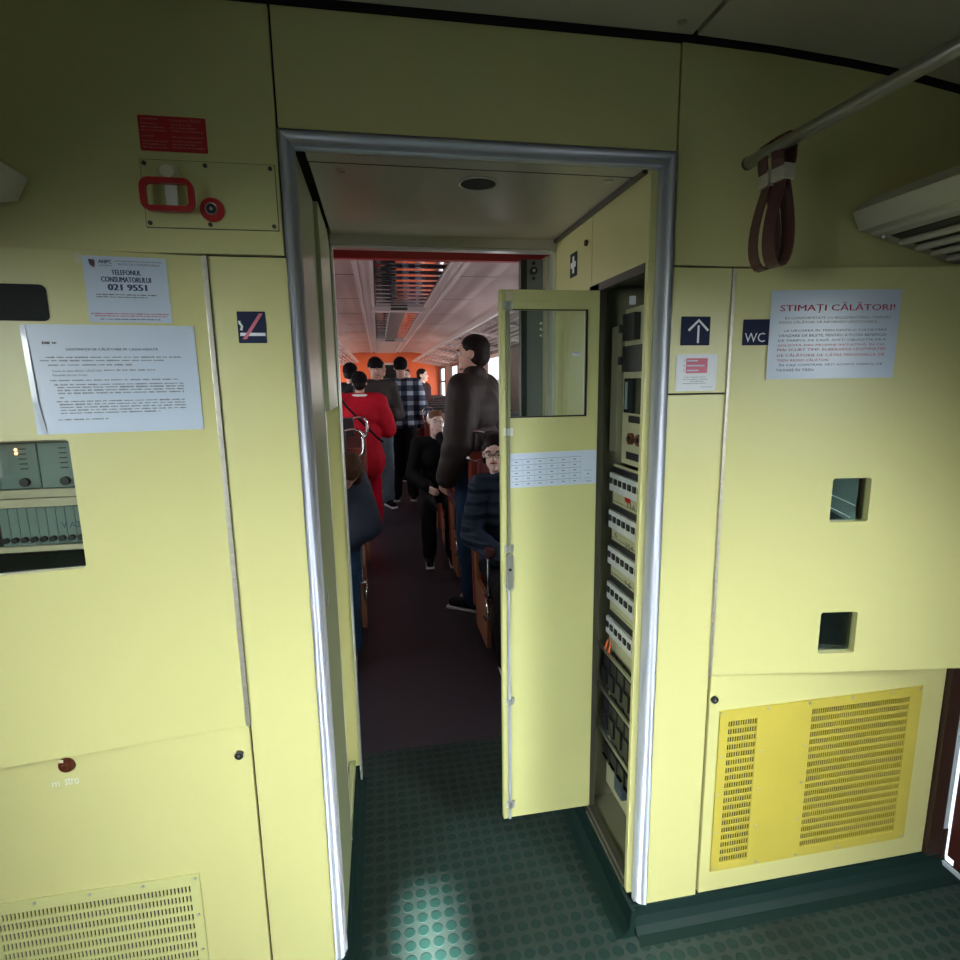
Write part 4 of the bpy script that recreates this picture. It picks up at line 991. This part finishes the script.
for z in (1.745, 1.39, 0.535, 0.165, 1.038, 0.918):
    D_('rod_guide', 'alu2', 0.354, 0.3635, dy0 - 0.007, dy0, z, z + 0.022, bev=0.001)
    D_('rod_guide', 'alu2', 0.3735, 0.383, dy0 - 0.007, dy0, z, z + 0.022, bev=0.001)
    D_('guide_bridge', 'steel', 0.3635, 0.3735, dy0 - 0.012, dy0 - 0.0105, z + 0.001, z + 0.021)
D_('corner_block', 'cream', 0.366, 0.384, dy0 - 0.0035, dy0, 1.770, 1.795, bev=0.001)
for x in (0.46, 0.52):
    for z in (1.757, 1.430):
        bm = bmesh.new(); cyl(bm, (x - .643, dy0 - .204, z - .1), (x - .643, dy0 - .2055, z - .1), 0.003, seg=8); link('screw', bm, 'steel', dpn)
D_('pane_sticker', 'paper', 0.565, 0.590, dy1 - 0.0075, dy1 - 0.0065, 1.618, 1.626)

s = Sheet('circuit_list', 0.272, 0.103, 'paper', (0.5045, dy0 - 0.0045, 1.2870), 0, 'white strip of paper with a printed table of circuits on the open cabinet door', 'list', thick=0.0006, tilt=R(-0.6))
bm = bmesh.new()
for c in range(6):
    for r2 in range(5):
        xa = -0.112 + 0.036 * c; za = 0.032 - 0.0165 * r2 + 0.0003 * c
        box(bm, xa - 0.016, xa + 0.018, -0.0001, 0, za, za + 0.0011)
        box(bm, xa - 0.005, xa + 0.004, -0.0001, 0, za - 0.0085, za - 0.0058)
    box(bm, -0.112 + 0.036 * c + 0.0185, -0.112 + 0.036 * c + 0.0190, -0.0001, 0, -0.045, 0.034)
for z in (-0.010, -0.034): box(bm, 0.098, 0.122, -0.0001, 0, z, z + 0.0011)
box(bm, 0.107, 0.114, -0.0001, 0, -0.022, -0.019); box(bm, 0.103, 0.120, -0.0001, 0, -0.044, -0.042)
s.put('table_print', bm, 'ink_grey')

# ================================================================== SEATS
def make_seat():
    """double seat, faces -Y, aisle side at x=0, window side at x=+1.0, back plane about y=0"""
    e = empty('train_seat')
    bm = bmesh.new(); box(bm, 0.06, 0.96, -0.52, -0.06, 0.33, 0.44, bev=0.03); link('seat_cushion', bm, 'seatcloth', e)
    for x0 in (0.05, 0.52):
        bm = bmesh.new(); box(bm, x0, x0 + 0.44, -0.075, 0.0, 0.40, 1.08, bev=0.028, mx=Matrix.Translation((0, -0.02, 0.42)) @ Matrix.Rotation(R(-8), 4, 'X') @ Matrix.Translation((0, 0.02, -0.42)))
        link('backrest', bm, 'seatcloth', e)
    bm = bmesh.new(); box(bm, 0.0, 0.98, -0.01, 0.035, 0.15, 1.12, bev=0.018, mx=Matrix.Translation((0, 0.0, 0.42)) @ Matrix.Rotation(R(-8), 4, 'X') @ Matrix.Translation((0, 0.0, -0.42)))
    link('back_shell', bm, 'seatred', e)
    bm = bmesh.new(); box(bm, 0.10, 0.47, 0.02, 0.13, 1.02, 1.24, bev=0.03); link('headrest', bm, 'seatdark', e)
    bm = bmesh.new(); box(bm, 0.55, 0.92, 0.02, 0.13, 1.02, 1.24, bev=0.03); link('headrest', bm, 'seatdark', e)
    bm = bmesh.new(); tube(bm, curve([(0.11, 0.09, 1.225), (0.06, 0.09, 1.235), (0.015, 0.09, 1.225), (-0.012, 0.09, 1.19), (-0.012, 0.09, 1.10), (0.015, 0.09, 1.06), (0.10, 0.085, 1.045)]), 0.011, seg=10); link('grab_handle', bm, 'chrome', e, smooth=True)
    bm = bmesh.new(); box(bm, -0.005, 0.05, -0.50, -0.02, 0.60, 0.655, bev=0.02); link('armrest', bm, 'armrest', e)
    bm = bmesh.new(); box(bm, 0.008, 0.032, -0.47, -0.43, 0.34, 0.60, bev=0.004); link('armrest_post', bm, 'chrome', e)
    bm = bmesh.new(); prism(bm, [(-0.44, 0.06), (-0.10, 0.06), (-0.02, 0.60), (-0.06, 0.60), (-0.14, 0.36), (-0.48, 0.36)], 'x', 0.005, 0.03); link('side_panel', bm, 'seatwood', e)
    bm = bmesh.new(); tube(bm, curve([(0.0, -0.40, 0.36), (-0.004, -0.50, 0.36), (-0.004, -0.535, 0.33), (-0.004, -0.52, 0.27), (-0.004, -0.42, 0.24)]), 0.010, seg=8); link('lower_loop', bm, 'chrome', e, smooth=True)
    bm = bmesh.new(); box(bm, 0.15, 0.22, -0.40, -0.12, 0.0, 0.34, bev=0.01); link('pedestal', bm, 'seatred', e)
    bm = bmesh.new(); box(bm, 0.75, 0.82, -0.40, -0.12, 0.0, 0.34, bev=0.01); link('pedestal', bm, 'seatred', e)
    return e
proto = make_seat()
ordn = ['first', 'second', 'third', 'fourth', 'fifth', 'sixth', 'seventh', 'eighth', 'ninth', 'tenth', 'eleventh', 'twelfth', 'thirteenth', 'fourteenth']
used = False
def place_seat(x, y, flip, label, mirror=False):
    global used
    o = proto if not used else copy_tree(proto)
    used = True
    o.location = (x, y, 0.002); o.rotation_euler = (0, 0, R(180) if flip else 0); o.scale = (-1 if mirror else 1, 1, 1)
    tag(o, label, 'seat', 'double seats in rows along the coach aisle')
RY = [y for y in [2.08] + [3.27 + 0.75 * k for k in range(12)] if not 8.5 < y < 9.4]
for k, y in enumerate(RY):
    place_seat(0.535, y, False, '%s maroon double seat back on the right side of the aisle, counted from the doorway' % ordn[k].capitalize())
LY = [2.50, 3.84] + [7.30 + 0.80 * k for k in range(7)]
for k, y in enumerate(LY):
    place_seat(-0.125, y, False, '%s maroon double seat facing the doorway on the left of the aisle' % ordn[k].capitalize(), mirror=True)

# ================================================================== PEOPLE
def evald(o):
    bpy.context.view_layer.update()
    me = bpy.data.meshes.new_from_object(o.evaluated_get(bpy.context.evaluated_depsgraph_get()))
    for md in list(o.modifiers): o.modifiers.remove(md)
    old = o.data; o.data = me; bpy.data.meshes.remove(old)
    for p in me.polygons: p.use_smooth = True
def fuse(name, blobs, vox, material, parent, smooth=4, disp=0.0):
    bm = bmesh.new()
    for b in blobs:
        if b[0] == 'c':
            _, p0, p1, r0, r1 = b; p0 = Vector(p0); p1 = Vector(p1)
            if (p1 - p0).length > 1e-4: cyl(bm, p0, p1, r0, r1, 14)
            sph(bm, p0, r0, 14, 9); sph(bm, p1, r1, 14, 9)
        else:
            _, c, r, *rest = b; rot = rest[0] if rest else (0, 0, 0)
            bmesh.ops.create_uvsphere(bm, u_segments=18, v_segments=12, radius=1, matrix=Matrix.Translation(c) @ Euler([R(a) for a in rot]).to_matrix().to_4x4() @ Matrix.Diagonal((*r, 1)))
    o = link(name, bm, material, parent)
    md = o.modifiers.new('r', 'REMESH'); md.mode = 'VOXEL'; md.voxel_size = vox
    if smooth: md = o.modifiers.new('s', 'SMOOTH'); md.iterations = smooth; md.factor = 0.5
    if disp:
        tx = bpy.data.textures.new('folds', 'CLOUDS'); tx.noise_scale = 0.12
        md = o.modifiers.new('d', 'DISPLACE'); md.texture = tx; md.strength = disp; md.mid_level = 0.5
    evald(o)
    return o
def lerp(a, b, t): return Vector(a) * (1 - t) + Vector(b) * t
def hand(wrist, direction, palmn, side, sc=1.0, curl=0.5):
    """palm, four unequal bent fingers and a thumb from the side of the palm"""
    d = Vector(direction).normalized(); n_ = Vector(palmn); n_ = (n_ - d * n_.dot(d)).normalized(); s_ = d.cross(n_) * side
    w_ = Vector(wrist); out = []
    for k in (-1, 0, 1): out.append(('c', w_ + s_ * 0.012 * k * sc, w_ + d * 0.082 * sc + s_ * 0.024 * k * sc, 0.016 * sc, 0.014 * sc))
    for k, ln in enumerate((0.066, 0.076, 0.070, 0.056)):
        b = w_ + d * 0.085 * sc + s_ * (0.032 - 0.0205 * k) * sc
        m1 = b + (d * math.cos(curl) + n_ * math.sin(curl)) * ln * 0.5 * sc
        m2 = m1 + (d * math.cos(curl * 2.1) + n_ * math.sin(curl * 2.1)) * ln * 0.5 * sc
        out += [('c', b, m1, 0.0095 * sc, 0.009 * sc), ('c', m1, m2, 0.009 * sc, 0.0075 * sc)]
    t0 = w_ + d * 0.025 * sc + s_ * 0.022 * sc; t1 = t0 + (d * 0.6 + s_ * 0.7 + n_ * 0.3).normalized() * 0.042 * sc; t2 = t1 + (d * 0.85 + s_ * 0.25 + n_ * 0.4).normalized() * 0.032 * sc
    out += [('c', t0, t1, 0.0125 * sc, 0.0105 * sc), ('c', t1, t2, 0.0105 * sc, 0.009 * sc)]
    return out
def person(loc, rot, h, label, pose=None, skin='skin', top=None, legs=None, hat=None, hair='hair', shoes='black_cloth', coat=0.0, head_turn=0.0, head_tilt=0.0, head_side=0.0,
           bulk=0.0, face=False, glasses=False, long_hair=False, seated=False, collar=False, vox=0.010, topvox=0.013, disp=0.02, sole=True):
    """local frame: faces -Y, feet at z=0"""
    P = dict(hipL=(0.085, 0, 0.52 * h), hipR=(-0.085, 0, 0.52 * h), kneeL=(0.10, -0.01, 0.285 * h), kneeR=(-0.10, -0.01, 0.285 * h), ankL=(0.11, 0.02, 0.05 * h), ankR=(-0.11, 0.02, 0.05 * h),
             pel=(0, 0, 0.545 * h), chest=(0, 0, 0.73 * h), neck=(0, 0.005, 0.845 * h), head=(0, -0.015, 0.928 * h),
             shL=(0.175, 0, 0.805 * h), shR=(-0.175, 0, 0.805 * h), elL=(0.235, 0.02, 0.63 * h), elR=(-0.235, 0.02, 0.63 * h), wrL=(0.24, -0.05, 0.485 * h), wrR=(-0.24, -0.05, 0.485 * h))
    if pose: P.update(pose)
    P = {k: Vector(v) for k, v in P.items()}
    e = empty('person', loc, (0, 0, R(rot))); tag(e, label, 'person')
    k = h / 1.75
    HM = Matrix.Translation(P['head']) @ Euler((R(head_tilt), R(head_side), R(head_turn))).to_matrix().to_4x4()
    def hp(x, y, z): return HM @ Vector((x * k, y * k, z * k))
    hrot = (head_tilt, head_side, head_turn)
    body = []
    body += [('e', HM @ Vector((0, 0.012 * k, 0.022 * k)), (0.073 * k, 0.092 * k, 0.088 * k), hrot), ('e', HM @ Vector((0, -0.022 * k, -0.045 * k)), (0.055 * k, 0.062 * k, 0.062 * k), hrot)]
    body += [('c', hp(0, -0.072, -0.083), hp(0, -0.066, -0.080), 0.018 * k, 0.018 * k), ('c', hp(0, -0.080, 0.010), hp(0, -0.099, -0.022), 0.008 * k, 0.0125 * k), ('e', HM @ Vector((0.073 * k, 0.01 * k, -0.005 * k)), (0.010 * k, 0.018 * k, 0.030 * k), hrot), ('e', HM @ Vector((-0.074 * k, 0.01 * k, -0.005 * k)), (0.010 * k, 0.018 * k, 0.030 * k), hrot)]
    body += [('c', hp(-0.03, -0.074, 0.022), hp(0.03, -0.074, 0.022), 0.011 * k, 0.011 * k)]
    body += [('c', P['neck'] - Vector((0, 0, 0.06)), hp(0, 0.01, -0.05), 0.052 * k, 0.050 * k)]
    body += [('e', P['chest'], (0.150 * k, 0.095 * k, 0.165 * k)), ('e', lerp(P['chest'], P['pel'], 0.6), (0.130 * k, 0.090 * k, 0.15 * k)), ('e', P['pel'], (0.150 * k, 0.10 * k, 0.11 * k))]
    body += [('c', P['shL'], P['shR'], 0.055 * k, 0.055 * k)]
    for s_ in 'LR':
        body += [('c', P['hip' + s_], P['knee' + s_], 0.078 * k, 0.052 * k), ('c', P['knee' + s_], P['ank' + s_], 0.050 * k, 0.036 * k)]
        body += [('c', P['sh' + s_], P['el' + s_], 0.046 * k, 0.037 * k), ('c', P['el' + s_], P['wr' + s_], 0.036 * k, 0.025 * k)]
        dd = (P['wr' + s_] - P['el' + s_]).normalized()
        pn = Vector((0, 0, 0)) - Vector((P['wr' + s_].x, P['wr' + s_].y * 0.2, 0)); pn = pn if pn.length > .02 else Vector((0, -1, 0))
        body += hand(P['wr' + s_], P.get('hd' + s_, dd), P.get('pn' + s_, pn), 1 if s_ == 'L' else -1, k, 0.45)
        foot = P['ank' + s_]
        body += [('c', foot + Vector((0, 0.03, -0.045 * k)), foot + Vector((0, -0.13 * k, -0.055 * k)), 0.032 * k, 0.026 * k)]
    b = fuse('body', body, vox, skin, e, smooth=3)
    if skin: b['label'] = 'skin'
    # trousers
    g = 0.016 + bulk * 0.3
    if legs:
        bl = [('e', P['pel'], (0.165 * k, 0.115 * k, 0.11 * k))]
        for s_ in 'LR':
            bl += [('c', P['hip' + s_], P['knee' + s_], 0.078 * k + g, 0.056 * k + g), ('c', P['knee' + s_], P['ank' + s_] + Vector((0, 0, 0.01)), 0.054 * k + g, 0.048 * k + g)]
        fuse('trousers', bl, topvox, legs, e, smooth=4, disp=disp)
    # upper garment
    if top:
        g = 0.018 + bulk; tb = []
        tb += [('e', P['chest'] + Vector((0, 0, 0.01)), (0.158 * k + g, 0.10 * k + g, 0.175 * k)), ('e', lerp(P['chest'], P['pel'], 0.6), (0.148 * k + g, 0.100 * k + g, 0.16 * k)), ('e', P['pel'] + Vector((0, 0, 0.02)), (0.158 * k + g, 0.108 * k + g, 0.10 * k)),
               ('c', P['shL'] + Vector((0, 0, 0.0)), P['shR'], 0.058 * k + g * 0.8, 0.058 * k + g * 0.8), ('c', P['neck'] - Vector((0, 0, 0.075)), P['neck'] - Vector((0, 0, 0.035)), 0.09 * k, 0.066 * k)]
        if collar: tb += [('c', P['neck'] - Vector((0, 0, 0.05)), P['neck'] + Vector((0, 0, 0.012)), 0.085 * k, 0.078 * k)]
        if coat: tb += [('c', P['pel'], P['pel'] - Vector((0, 0, coat)), 0.15 * k + g, 0.185 * k + g)]
        for s_ in 'LR':
            tb += [('c', P['sh' + s_], P['el' + s_], 0.048 * k + g, 0.042 * k + g), ('c', P['el' + s_], P['wr' + s_], 0.042 * k + g, 0.032 * k + g * 0.8)]
        fuse('jacket', tb, topvox, top, e, smooth=4, disp=disp)
    # shoes
    for s_ in 'LR':
        foot = P['ank' + s_]
        sb = [('c', foot + Vector((0, 0.035, -0.040 * k)), foot + Vector((0, -0.03, -0.035 * k)), 0.042 * k, 0.044 * k), ('c', foot + Vector((0, -0.03, -0.042 * k)), foot + Vector((0, -0.15 * k, -0.052 * k)), 0.040 * k, 0.034 * k)]
        sh = fuse('shoe', sb, 0.012, shoes, e, smooth=2)
        if sole:
            bm = bmesh.new(); pz = foot.z - 0.088 * k
            box(bm, foot.x - 0.040 * k, foot.x + 0.040 * k, foot.y - 0.185 * k, foot.y + 0.075, pz, pz + 0.020, bev=0.008); link('sole', bm, 'sole', sh)
    # hair / hat
    if hat:
        hb = [('e', HM @ Vector((0, 0.015 * k, 0.050 * k)), (0.085 * k, 0.102 * k, 0.078 * k), hrot), ('e', HM @ Vector((0, 0.030 * k, 0.02 * k)), (0.083 * k, 0.092 * k, 0.065 * k), hrot)]
        fuse('hat', hb, 0.010, hat, e, smooth=3, disp=0.006)
    if hair:
        hb = [('e', HM @ Vector((0, 0.022 * k, 0.040 * k)), (0.080 * k, 0.096 * k, 0.080 * k), hrot), ('e', HM @ Vector((0, 0.045 * k, -0.01 * k)), (0.074 * k, 0.070 * k, 0.075 * k), hrot)]
        if long_hair:
            hb += [('c', hp(0, 0.055, 0.0), hp(0.0, 0.075, -0.20), 0.070 * k, 0.062 * k), ('c', hp(0.062, 0.02, 0.02), hp(0.075, 0.02, -0.17), 0.030 * k, 0.034 * k), ('c', hp(-0.062, 0.02, 0.02), hp(-0.075, 0.02, -0.17), 0.030 * k, 0.034 * k)]
        elif long_hair is None:
            hb += [('c', hp(0.070, 0.02, 0.03), hp(0.070, 0.02, -0.05), 0.022 * k, 0.020 * k), ('c', hp(-0.070, 0.02, 0.03), hp(-0.070, 0.02, -0.05), 0.022 * k, 0.020 * k)]
        fuse('hair', hb, 0.010, hair, e, smooth=2, disp=0.010)
    if face:
        for sx in (-1, 1):
            bm = bmesh.new(); sph(bm, hp(sx * 0.030, -0.069, 0.000), 0.0120 * k, 12, 8); ey = link('eye', bm, 'eye_white', e, smooth=True)
            bm = bmesh.new(); sph(bm, hp(sx * 0.030, -0.0785, 0.000), 0.0050 * k, 10, 6); link('iris', bm, 'hair', ey, smooth=True)
            bm = bmesh.new(); tube(bm, [hp(sx * 0.016, -0.085, 0.019), hp(sx * 0.03, -0.084, 0.025), hp(sx * 0.046, -0.072, 0.018)], 0.0035 * k, seg=6); link('eyebrow', bm, 'hair', e)
        bm = bmesh.new(); tube(bm, [hp(-0.022, -0.078, -0.052), hp(-0.008, -0.086, -0.049), hp(0.008, -0.086, -0.049), hp(0.022, -0.078, -0.052)], [0.003 * k, 0.0058 * k, 0.0058 * k, 0.003 * k], seg=8); link('mouth', bm, 'lips', e)
    if glasses:
        bm = bmesh.new()
        for sx in (-1, 1): tube(bm, [hp(sx * 0.032 + 0.023 * math.cos(R(a)), -0.098, 0.0 + 0.017 * math.sin(R(a))) for a in range(0, 360, 30)], 0.002 * k, seg=5, closed=True); tube(bm, [hp(sx * 0.055, -0.097, 0.004), hp(sx * 0.076, -0.05, 0.006), hp(sx * 0.078, 0.01, 0.0)], 0.002, seg=5)
        tube(bm, [hp(-0.009, -0.099, 0.002), hp(0.009, -0.099, 0.002)], 0.002, seg=5)
        link('glasses', bm, 'black', e)
    e['_hm'] = 0; del e['_hm']
    return e, P, hp

FZ = 0.004
# seated woman in navy puffer at the right front seat, facing the doorway
def sit(h=1.65, lean=0.0, kf=0.44, sh=0.45, spread=0.10):
    z = sh
    return dict(pel=(0, 0.0, z + 0.08), hipL=(0.09, 0, z + 0.06), hipR=(-0.09, 0, z + 0.06), kneeL=(spread, -kf, z + 0.06), kneeR=(-spread, -kf, z + 0.06), ankL=(spread, -kf - 0.02, 0.09), ankR=(-spread, -kf - 0.02, 0.09),
                chest=(0, -0.02 - lean * 0.5, z + 0.40), neck=(0, -0.02 - lean, z + 0.60), head=(0, -0.05 - lean * 1.15, z + 0.735),
                shL=(0.165, -0.02 - lean * 0.9, z + 0.535), shR=(-0.165, -0.02 - lean * 0.9, z + 0.535), elL=(0.23, -0.06 - lean, z + 0.27), elR=(-0.23, -0.06 - lean, z + 0.27), wrL=(0.10, -0.27, z + 0.19), wrR=(-0.10, -0.27, z + 0.19))
p = sit(sh=0.405); p.update(neck=(-0.05, -0.03, 1.0), head=(-0.085, -0.06, 1.14))
person((0.725, 1.88, FZ), -2, 1.64, 'seated dark-haired person in glasses and navy puffer jacket, partly hidden by the cabinet door', p, skin='skin_pale', top='puffer_navy', legs='black_cloth', face=True, glasses=True, long_hair=None, hair='hair', bulk=0.014, seated=True, collar=True, head_turn=-18, vox=0.008, topvox=0.012)
# standing man in brown quilted jacket
person((0.625, 2.42, FZ), 236, 1.85, 'standing man in dark brown quilted jacket and jeans beside the right seats, looking left', dict(wrR=(-0.02 - 0.20, -0.10, 0.93), elL=(0.25, 0.0, 1.16), wrL=(0.22, -0.10, 0.94), elR=(-0.26, 0.02, 1.15)), top='puffer_brown', legs='jeans', hair='hair', bulk=0.040, head_turn=12, face=True, collar=True, vox=0.009)
# woman in the black coat, chin on hand
p = sit(1.6); p.update(elL=(0.16, -0.26, 0.90), wrL=(0.035, -0.20, 1.065), hdL=(-0.15, 0.1, 0.5), pnL=(0, 1, 0.2))
person((0.505, 3.82, FZ), -4, 1.60, 'seated pale-faced person in a black coat by the aisle, chin resting on hand', p, skin='skin_pale', top='black_cloth', legs='black_cloth', face=True, hair='hair_fair', head_side=14, head_turn=6, seated=True, vox=0.008, bulk=0.01)
# person in navy at the left front seat
p = sit(1.65, lean=0.16); p.update(neck=(0.07, -0.22, 0.99), head=(0.13, -0.33, 1.05))
person((-0.335, 2.22, FZ), 2, 1.66, 'seated long-haired person in navy jacket and jeans at the left, beside the door frame', p, top='navy_cloth', legs='jeans', hair='hair_brown', long_hair=True, bulk=0.03, head_tilt=55, head_side=18, seated=True, disp=0.035)
# red coat
rc, P, hp = person((-0.185, 4.75, FZ), 178, 1.66, 'standing person in a red coat, red trousers and black hat seen from behind', dict(elL=(0.27, -0.02, 1.05), elR=(-0.26, -0.06, 1.06), wrL=(0.16, -0.22, 1.06), wrR=(-0.17, -0.22, 1.06)), top='coat_red', legs='red_trousers', hat='hat', hair='hair', coat=0.18, bulk=0.045, sole=True, disp=0.03)
bm = bmesh.new(); tube(bm, [(0.20, 0.10, 1.40), (0.12, 0.185, 1.30), (-0.02, 0.205, 1.15), (-0.16, 0.18, 0.99), (-0.22, 0.10, 0.93)], 0, flat=(0.006, 0.022), up=(0, 1, 0)); link('bag_strap', bm, 'black_cloth', rc)
bm = bmesh.new(); tube(bm, [(0.085 * math.cos(R(a)), 0.005 + 0.08 * math.sin(R(a)), 1.405 + 0.01 * math.sin(R(a))) for a in range(0, 360, 20)], 0.014, seg=8, closed=True); link('collar', bm, 'white', rc, smooth=True)
# beanie man behind
person((-0.02, 5.75, FZ), 20, 1.84, 'standing man in black knit hat and dark grey jacket, looking down behind the red coat', dict(elR=(-0.24, -0.05, 1.16), wrR=(-0.08, -0.26, 1.18), elL=(0.25, -0.04, 1.16), wrL=(0.10, -0.24, 1.16)), top='grey_jacket', legs='jeans_light', hat='hat', hair=None, face=True, head_tilt=22, head_turn=8, bulk=0.03)
person((0.03, 6.95, FZ), 30, 1.86, 'standing man with short black hair behind the black knit hat', None, top='dark_jacket', legs='black_cloth', hair='hair', face=True, head_turn=14, bulk=0.02)
person((-0.34, 6.3, FZ), 150, 1.80, 'standing person with bushy black hair at the far left, behind the red coat', None, top='black_cloth', legs='black_cloth', hat='hat', hair='hair', long_hair=None, bulk=0.03)
# plaid man
person((0.295, 6.10, FZ), 176, 1.86, 'standing man in navy and white plaid jacket and black trousers, from behind', dict(elL=(0.27, 0.02, 1.14), elR=(-0.27, 0.02, 1.14), wrL=(0.22, -0.16, 1.00), wrR=(-0.22, -0.16, 1.0)), top='plaid', legs='black_cloth', hat='hat', hair=None, bulk=0.03, disp=0.012)
# two farther ones
person((0.43, 7.7, FZ), 20, 1.76, 'far person in lilac top right behind the plaid jacket', None, top='lilac', legs='black_cloth', hair='hair', face=True, skin='skin_pale')
person((0.78, 8.9, FZ), 65, 1.78, 'far person in dark jacket turned sideways, in front of the orange bulkhead', None, top='dark_jacket', legs='black_cloth', hair='hair', face=True, skin='skin_pale', bulk=0.03)

# fabric bag on the rack and a jacket hanging
bg = fuse('rack_bag', [('e', (0, 0, 0.07), (0.13, 0.20, 0.055)), ('e', (0.02, 0.08, 0.08), (0.10, 0.12, 0.06))], 0.015, 'hair_fair', None, disp=0.04)
bg.location = (1.12, 2.55, 2.012); tag(bg, 'soft brown bag lying on the right luggage rack above the standing man', 'bag')
